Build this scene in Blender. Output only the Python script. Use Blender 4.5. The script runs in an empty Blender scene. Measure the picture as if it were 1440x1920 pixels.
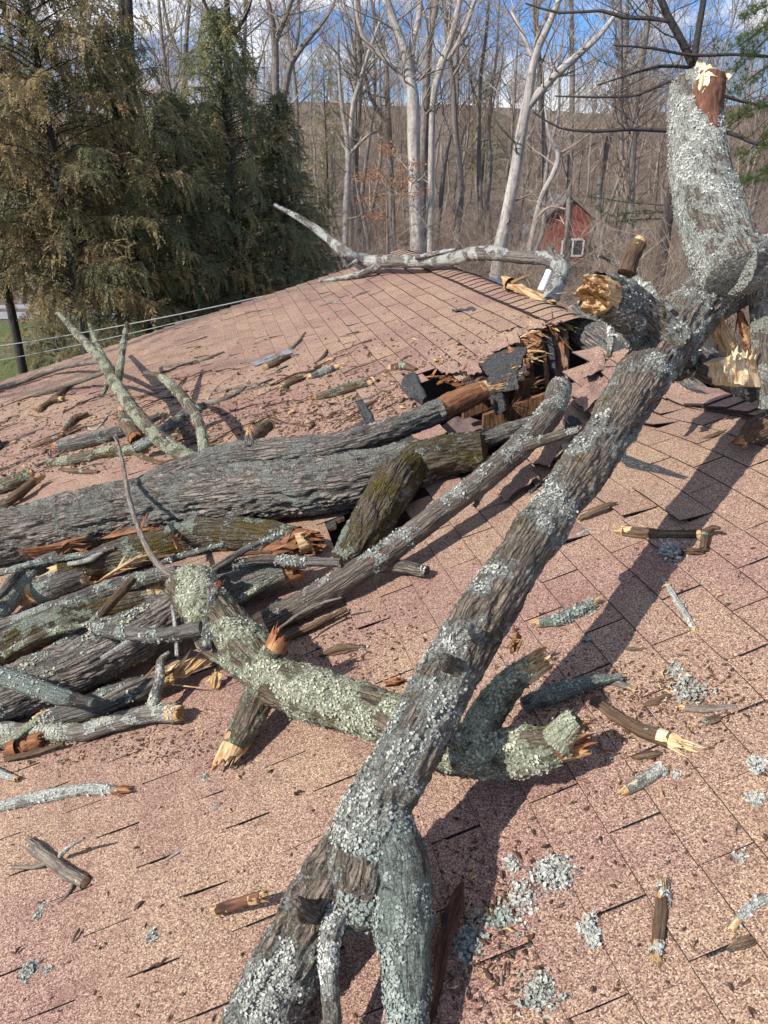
import bpy, math, random
import numpy as np
from mathutils import Vector, Matrix

# ------------------------------------------------------------------ camera, sky, sun, exposure
C = bpy.context.scene
COL = C.collection
CAMZ = 6.0
PITCH = 24.9
cam = bpy.data.cameras.new("camera")
cam.sensor_fit = 'VERTICAL'
cam.angle = 2 * math.atan(960 / 1400)
cam.clip_start = 0.05
cam.clip_end = 3000
cam_ob = bpy.data.objects.new("camera", cam)
COL.objects.link(cam_ob)
cam_ob.location = (0, 0, CAMZ)
cam_ob.rotation_euler = (math.radians(90 - PITCH), 0, 0)
C.camera = cam_ob

SUN_AZ = math.radians(60)        # the way the light travels, clockwise from +y
SUN_EL = math.radians(38)
W = bpy.data.worlds.new("World")
C.world = W
W.use_nodes = True
wn, wl = W.node_tree.nodes, W.node_tree.links
wn.clear()
wout = wn.new('ShaderNodeOutputWorld')
wbg = wn.new('ShaderNodeBackground')
wbg.inputs['Strength'].default_value = 0.11
sky = wn.new('ShaderNodeTexSky')
sky.sky_type = 'NISHITA'
sky.sun_disc = False
sky.sun_elevation = SUN_EL
sky.sun_rotation = SUN_AZ + math.pi
sky.air_density = 0.75
sky.dust_density = 0.1
sky.ozone_density = 5.0
wtc = wn.new('ShaderNodeTexCoord')
wmap = wn.new('ShaderNodeMapping')
wmap.inputs['Scale'].default_value = (1.0, 1.0, 2.6)
wmap.inputs['Location'].default_value = (0.35, 0.1, 0.0)
wno = wn.new('ShaderNodeTexNoise')
wno.inputs['Scale'].default_value = 4.2
wno.inputs['Detail'].default_value = 7
wno.inputs['Roughness'].default_value = 0.55
wramp = wn.new('ShaderNodeValToRGB')
wramp.color_ramp.elements[0].position = 0.47
wramp.color_ramp.elements[1].position = 0.60
wmix = wn.new('ShaderNodeMixRGB')
wmix.inputs['Color2'].default_value = (8.6, 8.9, 9.4, 1)
wl.new(wtc.outputs['Generated'], wmap.inputs['Vector'])
wl.new(wmap.outputs['Vector'], wno.inputs['Vector'])
wl.new(wno.outputs['Fac'], wramp.inputs['Fac'])
wl.new(wramp.outputs['Color'], wmix.inputs['Fac'])
wtint = wn.new('ShaderNodeMixRGB')
wtint.blend_type = 'MULTIPLY'
wtint.inputs['Fac'].default_value = 1
wtint.inputs['Color2'].default_value = (0.72, 0.92, 1.12, 1)
wl.new(sky.outputs['Color'], wtint.inputs['Color1'])
wl.new(wtint.outputs['Color'], wmix.inputs['Color1'])
wl.new(wmix.outputs['Color'], wbg.inputs['Color'])
wl.new(wbg.outputs['Background'], wout.inputs['Surface'])

sl = bpy.data.lights.new("sun", 'SUN')
sl.energy = 5.0
sl.angle = math.radians(0.5)
sl.color = (1.0, 0.945, 0.86)
sun = bpy.data.objects.new("sun", sl)
COL.objects.link(sun)
LDIR = Vector((math.sin(SUN_AZ) * math.cos(SUN_EL), math.cos(SUN_AZ) * math.cos(SUN_EL), -math.sin(SUN_EL)))
sun.rotation_euler = LDIR.to_track_quat('-Z', 'Y').to_euler()
sun.location = (-20, -12, 30)
C.view_settings.view_transform = 'Standard'
C.view_settings.look = 'None'
C.view_settings.gamma = 1
C.view_settings.exposure = 0.46

random.seed(7)
RNG = np.random.default_rng(7)

# ------------------------------------------------------------------ noise helpers
def _h(ix, iy, iz, s):
    n = (ix * 374761393 + iy * 668265263 + iz * 1274126177 + s * 1013904223) & 0xFFFFFFFF
    n = ((n ^ (n >> 13)) * 1103515245) & 0xFFFFFFFF
    n = (n ^ (n >> 16)) * 2654435761 & 0xFFFFFFFF
    return ((n ^ (n >> 15)) & 0xFFFF) / 65535.0

def vn(p, s=0):
    p = np.asarray(p, float)
    i = np.floor(p).astype(np.int64)
    f = p - i
    u = f * f * (3 - 2 * f)
    x, y, z = i[..., 0], i[..., 1], i[..., 2]
    ux, uy, uz = u[..., 0], u[..., 1], u[..., 2]
    def c(a, b, d): return _h(x + a, y + b, z + d, s)
    x00 = c(0, 0, 0) * (1 - ux) + c(1, 0, 0) * ux
    x10 = c(0, 1, 0) * (1 - ux) + c(1, 1, 0) * ux
    x01 = c(0, 0, 1) * (1 - ux) + c(1, 0, 1) * ux
    x11 = c(0, 1, 1) * (1 - ux) + c(1, 1, 1) * ux
    return ((x00 * (1 - uy) + x10 * uy) * (1 - uz) + (x01 * (1 - uy) + x11 * uy) * uz) * 2 - 1

def fbm(p, s=0, o=4, g=.5):
    a, t, q = 1.0, 0, np.asarray(p, float)
    for k in range(o):
        t = t + a * vn(q, s + k * 17)
        q = q * 2.03
        a *= g
    return t

def sm(x):
    x = np.clip(x, 0, 1)
    return x * x * (3 - 2 * x)

# ------------------------------------------------------------------ mesh builder
class MB:
    def __init__(s):
        s.v, s.f, s.m, s.b, s.t, s.n, s.sm = [], [], [], [], [], 0, []
    def add(s, verts, faces, mat=0, bco=None, tint=None, smooth=True):
        verts = np.asarray(verts, float).reshape(-1, 3)
        s.v.append(verts)
        s.b.append(verts if bco is None else np.asarray(bco, float).reshape(-1, 3))
        n = len(verts)
        if tint is None: tint = 0.5
        s.t.append(np.broadcast_to(np.asarray(tint, float), (n,)))
        F = np.asarray(faces, np.int64)
        s.f.append(F + s.n)
        k = len(F)
        s.m.append(np.broadcast_to(np.asarray(mat, np.int64), (k,)))
        s.sm.append(np.full(k, smooth))
        s.n += n
    def build(s, name, mats, parent=None, loc=None):
        V = np.concatenate(s.v)
        org = np.array(parent['_o'] if parent is not None else (loc if loc is not None else (0, 0, 0)), float)
        me = bpy.data.meshes.new(name)
        nl = sum(F.size for F in s.f)
        npoly = sum(len(F) for F in s.f)
        me.vertices.add(len(V)); me.loops.add(nl); me.polygons.add(npoly)
        me.vertices.foreach_set('co', (V - org).astype(np.float32).ravel())
        li = np.concatenate([F.ravel() for F in s.f])
        tot = np.concatenate([np.full(len(F), F.shape[1]) for F in s.f])
        st = np.concatenate([[0], np.cumsum(tot)[:-1]])
        me.loops.foreach_set('vertex_index', li.astype(np.int32))
        me.polygons.foreach_set('loop_start', st.astype(np.int32))
        me.polygons.foreach_set('loop_total', tot.astype(np.int32))
        me.polygons.foreach_set('material_index', np.concatenate(s.m).astype(np.int32))
        me.polygons.foreach_set('use_smooth', np.concatenate(s.sm))
        a = me.attributes.new('bco', 'FLOAT_VECTOR', 'POINT')
        a.data.foreach_set('vector', np.concatenate(s.b).astype(np.float32).ravel())
        a = me.attributes.new('tint', 'FLOAT', 'POINT')
        a.data.foreach_set('value', np.concatenate(s.t).astype(np.float32))
        me.update(calc_edges=True)
        me.validate()
        for mt in (mats if isinstance(mats, (list, tuple)) else [mats]):
            me.materials.append(mt)
        o = bpy.data.objects.new(name, me)
        COL.objects.link(o)
        if parent is not None:
            o.parent = parent
            o['_o'] = list(parent['_o'])
        else:
            o.location = org
            o['_o'] = [float(q) for q in org]
        return o

def tag(o, label=None, cat=None, group=None, kind=None):
    if label: o['label'] = label
    if cat: o['category'] = cat
    if group: o['group'] = group
    if kind: o['kind'] = kind
    return o

def empty(name, loc, label=None, cat=None, group=None):
    o = bpy.data.objects.new(name, None)
    COL.objects.link(o)
    o.location = loc
    o.empty_display_size = .1
    o['_o'] = [float(q) for q in loc]
    return tag(o, label, cat, group)

def copy_tree(o, loc, rz=0, sc=1.0, label=None):
    c = o.copy(); COL.objects.link(c)
    c.location = loc; c.rotation_euler = (0, 0, rz); c.scale = (sc,) * 3
    if label: c['label'] = label
    for ch in list(o.children):
        d = ch.copy(); COL.objects.link(d); d.parent = c
    return c

def box(mb, c, ax, ay, az, mat=0, tint=None):
    c, ax, ay, az = [np.array(q, float) for q in (c, ax, ay, az)]
    v = [c + i * ax + j * ay + k * az for k in (-1, 1) for j in (-1, 1) for i in (-1, 1)]
    mb.add(v, [(0, 2, 3, 1), (4, 5, 7, 6), (0, 1, 5, 4), (2, 6, 7, 3), (0, 4, 6, 2), (1, 3, 7, 5)], mat, tint=tint, smooth=False)

# ------------------------------------------------------------------ materials
class NT:
    def __init__(s, name):
        s.m = bpy.data.materials.new(name); s.m.use_nodes = True
        s.n = s.m.node_tree.nodes; s.l = s.m.node_tree.links
        s.n.clear()
        s.out = s.n.new('ShaderNodeOutputMaterial')
        s.p = s.n.new('ShaderNodeBsdfPrincipled')
        s.l.new(s.p.outputs[0], s.out.inputs[0])
        s.p.inputs['Roughness'].default_value = .9
        s.p.inputs['Specular IOR Level'].default_value = .25
    def put(s, inp, v):
        if isinstance(v, bpy.types.NodeSocket): s.l.new(v, inp)
        elif v is not None:
            if inp.type == 'RGBA' and len(v) == 3: v = (*v, 1)
            inp.default_value = v
    def attr(s, n, o='Vector'):
        a = s.n.new('ShaderNodeAttribute'); a.attribute_name = n; return a.outputs[o]
    def objco(s):
        return s.n.new('ShaderNodeTexCoord').outputs['Object']
    def map(s, v, sc):
        a = s.n.new('ShaderNodeMapping'); s.put(a.inputs['Vector'], v); a.inputs['Scale'].default_value = sc
        return a.outputs[0]
    def noise(s, v, scale, detail=4, rough=.55, dist=0, out='Fac'):
        a = s.n.new('ShaderNodeTexNoise'); s.put(a.inputs['Vector'], v)
        a.inputs['Scale'].default_value = scale; a.inputs['Detail'].default_value = detail
        a.inputs['Roughness'].default_value = rough; a.inputs['Distortion'].default_value = dist
        return a.outputs[out]
    def vor(s, v, scale, feat='F1', out='Distance', rnd=1):
        a = s.n.new('ShaderNodeTexVoronoi'); a.feature = feat; s.put(a.inputs['Vector'], v)
        a.inputs['Scale'].default_value = scale; a.inputs['Randomness'].default_value = rnd
        return a.outputs[out]
    def ramp(s, f, stops, interp='LINEAR'):
        a = s.n.new('ShaderNodeValToRGB'); s.put(a.inputs[0], f)
        r = a.color_ramp; r.interpolation = interp
        while len(r.elements) < len(stops): r.elements.new(.5)
        for e, (p, c) in zip(r.elements, stops):
            e.position = p
            e.color = (c, c, c, 1) if isinstance(c, (int, float)) else (*c, 1)
        return a.outputs[0]
    def mix(s, f, a, b, mode='MIX'):
        n = s.n.new('ShaderNodeMixRGB'); n.blend_type = mode
        s.put(n.inputs[0], f); s.put(n.inputs[1], a); s.put(n.inputs[2], b); return n.outputs[0]
    def math(s, op, a, b=None, c=None):
        n = s.n.new('ShaderNodeMath'); n.operation = op
        for i, q in enumerate((a, b, c)): s.put(n.inputs[i], q)
        return n.outputs[0]
    def bump(s, h, st=.5, d=.01, nrm=None):
        n = s.n.new('ShaderNodeBump'); n.inputs['Strength'].default_value = st
        n.inputs['Distance'].default_value = d; s.put(n.inputs['Height'], h)
        if nrm is not None: s.put(n.inputs['Normal'], nrm)
        return n.outputs[0]
    def col(s, c): s.put(s.p.inputs['Base Color'], c)
    def nrm(s, c): s.put(s.p.inputs['Normal'], c)

def bark_mat(name, lo, hi, lich=.5, moss=0., lcol=((.36, .40, .31), (.62, .64, .56)), mcol=(.085, .07, .02), red=0., fs=38, bump=.012):
    t = NT(name)
    b = t.attr('bco')
    va = t.n.new('ShaderNodeVectorMath'); va.operation = 'MULTIPLY_ADD'
    t.put(va.inputs[0], t.noise(b, fs * .5, 3, .6, 0, 'Color')); va.inputs[1].default_value = (.5 / fs,) * 3; t.put(va.inputs[2], b)
    st = t.map(va.outputs[0], (1, 1, .12))
    edge = t.vor(t.map(va.outputs[0], (1, 1, .085)), fs * 1.35, 'DISTANCE_TO_EDGE')
    crack = t.ramp(edge, [(.0, 0.), (.10, .55), (.26, 1.)])
    fur = t.noise(st, fs * 1.3, 6, .65, .3)
    fine = t.noise(t.map(b, (1, 1, .4)), fs * 5, 5, .65)
    tone = t.noise(b, 6, 4, .6)
    mid = tuple((a * .55 + c * .45) for a, c in zip(lo, hi))
    base = t.ramp(fur, [(.34, lo), (.46, mid), (.64, hi)])
    base = t.mix(t.math('MULTIPLY', t.ramp(crack, [(0, .9), (.5, .35), (1, 0.)]), t.ramp(t.noise(b, 11, 3), [(.35, .25), (.6, 1.)])), base, tuple(c * .6 for c in lo))
    base = t.mix(t.ramp(fine, [(.36, .75), (.58, 0.)]), base, lo)
    base = t.mix(t.math('MULTIPLY', t.ramp(tone, [(.4, 0.), (.65, 1.)]), .5), base, mid)
    h = t.math('MULTIPLY_ADD', crack, .55, t.math('MULTIPLY', fur, .8))
    h = t.math('MULTIPLY_ADD', fine, .35, h)
    if red > 0:
        rmask = t.ramp(t.math('ADD', t.noise(t.map(b, (1, 1, .35)), 5, 5, .65), red - .5), [(.54, 0.), (.57, 1.)])
        rc = t.ramp(t.noise(t.map(b, (1, 1, .12)), 60, 5), [(.3, (.06, .022, .014)), (.5, (.15, .05, .03)), (.7, (.27, .11, .06))])
        base = t.mix(rmask, base, rc)
    if moss > 0:
        mm = t.math('ADD', t.noise(b, 7, 5, .65), moss - .5)
        mm = t.math('MULTIPLY_ADD', t.noise(b, 90, 3, .6), .30, mm)
        mmask = t.ramp(mm, [(.66, 0.), (.74, .9)])
        mc = t.ramp(t.noise(b, 150, 4, .7), [(.32, tuple(c * .25 for c in mcol)), (.5, mcol), (.68, tuple(c * 1.9 for c in mcol))])
        base = t.mix(mmask, base, mc)
        h = t.math('MULTIPLY_ADD', t.math('MULTIPLY', mmask, t.noise(b, 140, 3)), .6, h)
    lm = t.attr('tint', 'Fac')
    lm2 = t.noise(b, 34, 5, .7, .8)
    lm3 = t.noise(b, 150, 4, .7, .5)
    lv = t.math('MULTIPLY_ADD', lm2, .66, t.math('MULTIPLY', lm, .52))
    lv = t.math('MULTIPLY_ADD', lm3, .46, lv)
    lv = t.math('ADD', lv, (lich - .5) * .62 - .205)
    lmask = t.ramp(lv, [(.645, 0.), (.675, 1.)])
    ruf = t.noise(b, 190, 4, .75, .8)
    cell = t.vor(b, 110, 'DISTANCE_TO_EDGE')
    lc = t.ramp(ruf, [(.34, tuple(c * .22 for c in lcol[0])), (.43, tuple(c * .8 for c in lcol[0])), (.52, lcol[0]), (.64, lcol[1])])
    lc = t.mix(t.ramp(cell, [(.0, .65), (.12, 0.)]), lc, tuple(c * .28 for c in lcol[0]))
    base = t.mix(lmask, base, lc)
    h = t.math('MULTIPLY_ADD', lmask, .35, h)
    h = t.math('MULTIPLY_ADD', t.math('MULTIPLY', lmask, ruf), .9, h)
    t.col(base)
    t.nrm(t.bump(h, 1.0, bump))
    return t.m

def wood_mat(name, c0, c1, c2=None, sc=55):
    t = NT(name)
    b = t.attr('bco')
    f = t.noise(t.map(b, (1, 1, .1)), sc, 5, .6)
    c = t.ramp(f, [(.3, c0), (.68, c1)])
    if c2:
        c = t.mix(t.ramp(t.noise(t.map(b, (1, 1, .35)), 28, 5, .65), [(.47, 0.), (.60, .95)]), c, c2)
        c = t.mix(t.ramp(t.noise(t.map(b, (1, 1, .06)), sc * 3, 4, .7), [(.34, .8), (.52, 0.)]), c, tuple(q * .35 for q in c2))
    t.col(c)
    t.nrm(t.bump(f, .9, .006))
    return t.m

def plain_mat(name, col, var=.25, sc=12, rough=.85, bump=0):
    t = NT(name)
    n = t.noise(t.objco(), sc, 5, .6)
    t.col(t.ramp(n, [(.3, tuple(c * (1 - var) for c in col)), (.7, tuple(min(1, c * (1 + var)) for c in col))]))
    t.p.inputs['Roughness'].default_value = rough
    if bump: t.nrm(t.bump(n, .6, bump))
    return t.m

LC = ((.34, .345, .30), (.66, .65, .60))
LG = ((.30, .36, .28), (.55, .60, .50))
M = {}
M['limb'] = bark_mat('bark_of_main_limb', (.035, .027, .020), (.43, .35, .275), .60, .42, LC, (.085, .066, .02), fs=60, bump=.018)
M['limb_top'] = bark_mat('bark_with_white_lichen', (.04, .032, .025), (.34, .28, .225), .76, .28, ((.36, .37, .32), (.78, .77, .71)), (.10, .08, .03), fs=50)
M['cross'] = bark_mat('bark_crusted_in_green_lichen', (.045, .035, .022), (.30, .24, .175), .66, .46, ((.36, .38, .26), (.68, .67, .52)), (.10, .08, .022), red=.34, fs=50)
M['trunk'] = bark_mat('furrowed_grey_trunk_bark', (.032, .025, .020), (.50, .44, .385), .55, .20, ((.30, .30, .265), (.56, .55, .50)), red=.36, fs=52, bump=.022)
M['mossy'] = bark_mat('mossy_bark', (.03, .022, .014), (.22, .18, .13), .46, .52, ((.32, .36, .28), (.60, .62, .54)), (.085, .066, .014), fs=40, bump=.02)
M['grey'] = bark_mat('grey_bark', (.035, .03, .027), (.25, .225, .20), .52, .25, ((.30, .34, .29), (.58, .60, .54)), fs=40)
M['redlog'] = bark_mat('bark_peeling_to_red_wood', (.04, .032, .026), (.31, .26, .21), .54, .12, LC, red=.46, fs=60, bump=.01)
M['brown'] = bark_mat('brown_bark', (.045, .028, .018), (.24, .155, .095), .26, .1, LG, fs=50, bump=.006)
M['darkred'] = wood_mat('dark_red_bark', (.04, .018, .012), (.20, .09, .055), (.035, .02, .016))
M['white'] = bark_mat('pale_lichen_stick_bark', (.07, .06, .05), (.36, .32, .27), .72, .05, ((.42, .43, .38), (.74, .74, .69)), fs=60, bump=.006)
M['whitefar'] = bark_mat('white_mottled_branch_bark', (.07, .058, .05), (.30, .26, .225), .60, 0, ((.45, .45, .41), (.80, .79, .74)), fs=22, bump=.012)
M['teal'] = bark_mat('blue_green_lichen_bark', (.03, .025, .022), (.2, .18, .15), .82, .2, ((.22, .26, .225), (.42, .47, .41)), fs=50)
M['bare'] = bark_mat('plain_twig_bark', (.07, .055, .045), (.38, .32, .265), .3, 0, LC, fs=60, bump=.004)
M['pale'] = wood_mat('fresh_split_wood', (.36, .22, .10), (.72, .54, .31), (.34, .17, .07))
M['cream'] = wood_mat('cream_split_wood', (.58, .45, .27), (.86, .76, .55), (.62, .42, .21))
M['orange'] = wood_mat('orange_stripped_wood', (.11, .05, .026), (.38, .18, .09), (.20, .075, .035), 80)
M['stripped'] = wood_mat('dark_stripped_wood', (.07, .03, .02), (.24, .115, .075), (.13, .055, .035), 70)
M['rot'] = wood_mat('rotten_red_wood', (.10, .035, .02), (.36, .14, .065), (.45, .26, .12))

def lichen_mat(name, c0, c1):
    t = NT(name)
    b = t.objco()
    c = t.ramp(t.noise(b, 60, 4, .6), [(.3, c0), (.65, c1)])
    c = t.mix(t.ramp(t.attr('tint', 'Fac'), [(0, .5), (.6, 0.)]), c, tuple(q * .5 for q in c0))
    t.col(c)
    return t.m
M['flake'] = lichen_mat('leafy_lichen', (.27, .28, .24), (.50, .50, .45))
M['flake_w'] = lichen_mat('white_leafy_lichen', (.32, .325, .29), (.60, .595, .55))
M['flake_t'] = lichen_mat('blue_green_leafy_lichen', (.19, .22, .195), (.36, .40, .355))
M['flake_g'] = lichen_mat('yellow_green_leafy_lichen', (.28, .29, .205), (.53, .52, .40))

def shingle_mat():
    t = NT('pink_granule_shingle')
    o = t.objco()
    g = t.vor(o, 390, 'F1', 'Color')
    sep = t.n.new('ShaderNodeSeparateColor'); t.put(sep.inputs[0], g)
    gran = t.ramp(sep.outputs[0], [(0, (.082, .046, .044)), (.25, (.145, .082, .071)), (.40, (.262, .158, .121)), (.66, (.335, .212, .160)), (.86, (.42, .295, .222)), (1, (.56, .45, .35))])
    blot = t.noise(o, 1.7, 4, .6)
    ton = t.ramp(blot, [(.34, (.90, .82, .86)), (.5, (1, .99, .95)), (.66, (1.05, 1.08, .97))])
    c = t.mix(1, gran, ton, 'MULTIPLY')
    tab = t.ramp(t.attr('tint', 'Fac'), [(0, (.91, .88, .89)), (.5, (1, 1, 1)), (1, (1.07, 1.08, 1.04))])
    c = t.mix(1, c, tab, 'MULTIPLY')
    dirt = t.ramp(t.noise(o, 9, 6, .7), [(.54, 0.), (.74, .6)])
    c = t.mix(dirt, c, (.16, .085, .066))
    t.col(c)
    t.nrm(t.bump(sep.outputs[1], .45, .0025))
    t.p.inputs['Roughness'].default_value = .95
    return t.m
M['shingle'] = shingle_mat()
M['asphalt'] = plain_mat('black_asphalt_shingle_edge', (.035, .023, .022), .4, 60)
M['felt'] = NT('dark_granule_underlay').m
def _felt():
    t = NT('dark_grey_shingle_underlay')
    o = t.objco()
    g = t.vor(o, 300, 'F1', 'Color')
    sep = t.n.new('ShaderNodeSeparateColor'); t.put(sep.inputs[0], g)
    t.col(t.ramp(sep.outputs[0], [(0, (.012, .012, .013)), (.6, (.036, .035, .037)), (1, (.12, .118, .12))]))
    return t.m
M['felt'] = _felt()
M['deck'] = wood_mat('aged_roof_sheathing', (.10, .05, .025), (.28, .14, .07), (.06, .03, .018))
M['dark'] = plain_mat('dusty_attic_timber', (.05, .032, .022), .4, 9)
M['insul'] = plain_mat('dusty_pink_insulation', (.16, .11, .10), .35, 14)
M['siding'] = plain_mat('beige_siding', (.5, .46, .4), .06, 3)
M['trim'] = plain_mat('white_painted_trim', (.72, .71, .69), .06, 6)

# ------------------------------------------------------------------ the roof's frame and the camera rays
F, P = 1400.0, math.radians(PITCH)
H0, AA, MM = 1.6, .2314, .325
CA, SA = math.cos(AA), math.sin(AA)
UR = 2.235
RNEAR, RFAR, UEAVE = -4.0, 8.5, -5.8
NRM = np.array([-MM * CA, -MM * SA, 1.0])

def zr(u, r):
    u = np.asarray(u, float); r = np.asarray(r, float)
    uc = np.minimum(u, UR)
    z = CAMZ - H0 + MM * uc - np.maximum(u - UR, 0) * MM
    z = z + .052 * np.maximum(UR - uc, 0) * sm((r - 3.5) / 5.0)
    q = np.stack([u * 1.1, r * 1.1, u * 0 + .3], -1)
    z = z + .013 * fbm(q, 3, 3)
    z = z - .10 * np.exp(-((u - 2.2) / .55) ** 2 - ((r - 3.05) / .42) ** 2)
    z = z - .05 * np.exp(-((u - .2) / 1.6) ** 2 - ((r - 3.6) / .5) ** 2)
    return z

def xy(u, r): return (u * CA - r * SA, u * SA + r * CA)
def S(u, r, h=0.):
    x, y = xy(u, r)
    return np.stack([x + 0 * np.asarray(r), y + 0 * np.asarray(u), zr(u, r) + h], -1)

def ray(px, py):
    x = (px - 720) / F; y = (960 - py) / F
    return np.array([x, y * math.sin(P) + math.cos(P), y * math.cos(P) - math.sin(P)])
EYE = np.array([0, 0, CAMZ])
def at(px, py, d):
    """the point at forward distance d seen at that place of the photograph"""
    return EYE + ray(px, py) * d
def RP(px, py, h=0.):
    """the point h above the roof surface seen at that place of the photograph; also its forward distance"""
    d = ray(px, py)
    t = (-H0 + h) / (d @ NRM)
    for k in range(14):
        w = EYE + d * t
        u = w[0] * CA + w[1] * SA; r = -w[0] * SA + w[1] * CA
        t -= .8 * (w[2] - float(zr(u, r)) - h) / (d @ NRM)
    return EYE + d * t, t
def UV(px, py):
    w, t = RP(px, py)
    return (w[0] * CA + w[1] * SA, -w[0] * SA + w[1] * CA)
def inpoly(x, y, poly):
    x = np.asarray(x); y = np.asarray(y)
    ins = np.zeros(x.shape, bool)
    n = len(poly)
    for i in range(n):
        x0, y0 = poly[i]; x1, y1 = poly[(i + 1) % n]
        c = ((y0 > y) != (y1 > y)) & (x < (x1 - x0) * (y - y0) / (y1 - y0 + 1e-12) + x0)
        ins ^= c
    return ins

# ------------------------------------------------------------------ ground
def build_ground():
    def gz(x, y):
        d = np.sqrt(x * x + y * y)
        z = 17 * sm((y - 62) / 150) + 8 * sm((y - 200) / 250)
        z = z + 5.0 * fbm(np.stack([x * .011, y * .008, 0 * x + 3.], -1), 8, 2) * sm((y - 80) / 80)
        z = z + .5 * fbm(np.stack([x * .06, y * .06, 0 * x], -1), 5, 3) * sm((d - 18) / 20)
        return z
    xs = np.concatenate([np.linspace(-900, -130, 9), np.linspace(-120, 120, 97), np.linspace(130, 900, 9)])
    ys = np.concatenate([np.linspace(-500, -40, 7), np.linspace(-30, 220, 101), np.linspace(235, 900, 9)])
    X, Y = np.meshgrid(xs, ys)
    Z = gz(X, Y)
    n, m = X.shape
    idx = np.arange(n * m).reshape(n, m)
    q = np.stack([idx[:-1, :-1], idx[:-1, 1:], idx[1:, 1:], idx[1:, :-1]], -1).reshape(-1, 4)
    mb = MB(); mb.add(np.stack([X, Y, Z], -1), q)
    t = NT('leaf_litter_ground')
    o = t.objco()
    a = t.noise(o, .35, 5, .6)
    b = t.noise(o, 2.5, 8, .78)
    c = t.ramp(b, [(.3, (.045, .033, .024)), (.5, (.12, .088, .066)), (.7, (.26, .20, .155))])
    grass = t.ramp(t.noise(o, 9, 4), [(.3, (.05, .07, .02)), (.7, (.13, .15, .05))])
    sx = t.n.new('ShaderNodeSeparateXYZ'); t.put(sx.inputs[0], o)
    lawn = t.math('MULTIPLY', t.math('LESS_THAN', sx.outputs[0], -6.), t.math('LESS_THAN', sx.outputs[1], 32.))
    lawn = t.math('MULTIPLY', lawn, t.ramp(a, [(.36, 0.), (.5, 1.)]))
    t.col(t.mix(lawn, c, grass))
    t.nrm(t.bump(b, .8, .08))
    g = mb.build('ground', t.m); g['kind'] = 'structure'
    # the strip of road seen under the evergreens
    mb = MB()
    xs = np.linspace(-45, -2, 30)
    y0 = 33.0 + .03 * xs
    A = np.stack([xs, y0, gz(xs, y0) + .03], -1); B = np.stack([xs, y0 + 4.2, gz(xs, y0 + 4.2) + .03], -1)
    k = np.arange(29)
    mb.add(np.concatenate([A, B]), np.stack([k, k + 1, k + 31, k + 30], -1))
    rd = mb.build('road', plain_mat('worn_asphalt_road', (.27, .27, .29), .15, 4)); rd['kind'] = 'structure'
    return gz
GZ = build_ground()
def gnd(x, y): return float(GZ(np.array(x, float), np.array(y, float)))

# ------------------------------------------------------------------ the house whose roof was hit
HOLE = [UV(*p) for p in [(1078, 588), (1030, 604), (1000, 612), (962, 640), (985, 668), (985, 706), (935, 722), (900, 736), (850, 688), (795, 690), (770, 712), (790, 745), (800, 800), (640, 960), (600, 1030), (650, 1060), (760, 985), (840, 900), (950, 850), (1048, 800), (1075, 740), (1080, 700), (1120, 668), (1160, 640)]]
HOLE_B = [(UR - .02, HOLE[0][1]), (UR - .02, 3.15), (3.3, 2.9), (4.2, 3.4), (4.2, 4.0), (3.2, 4.6)]
FELT = [UV(*p) for p in [(1062, 596), (1010, 606), (950, 628), (905, 668), (890, 690), (918, 724), (940, 735), (1000, 720), (1010, 640), (1075, 610)]]
FLAP2 = [UV(*p) for p in [(1080, 690), (1110, 665), (1150, 655), (1110, 720)]]
house = empty('house', (*xy(0, 2.5), 0), 'house under a pink asphalt shingle roof smashed open by the fallen tree', 'house')

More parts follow.
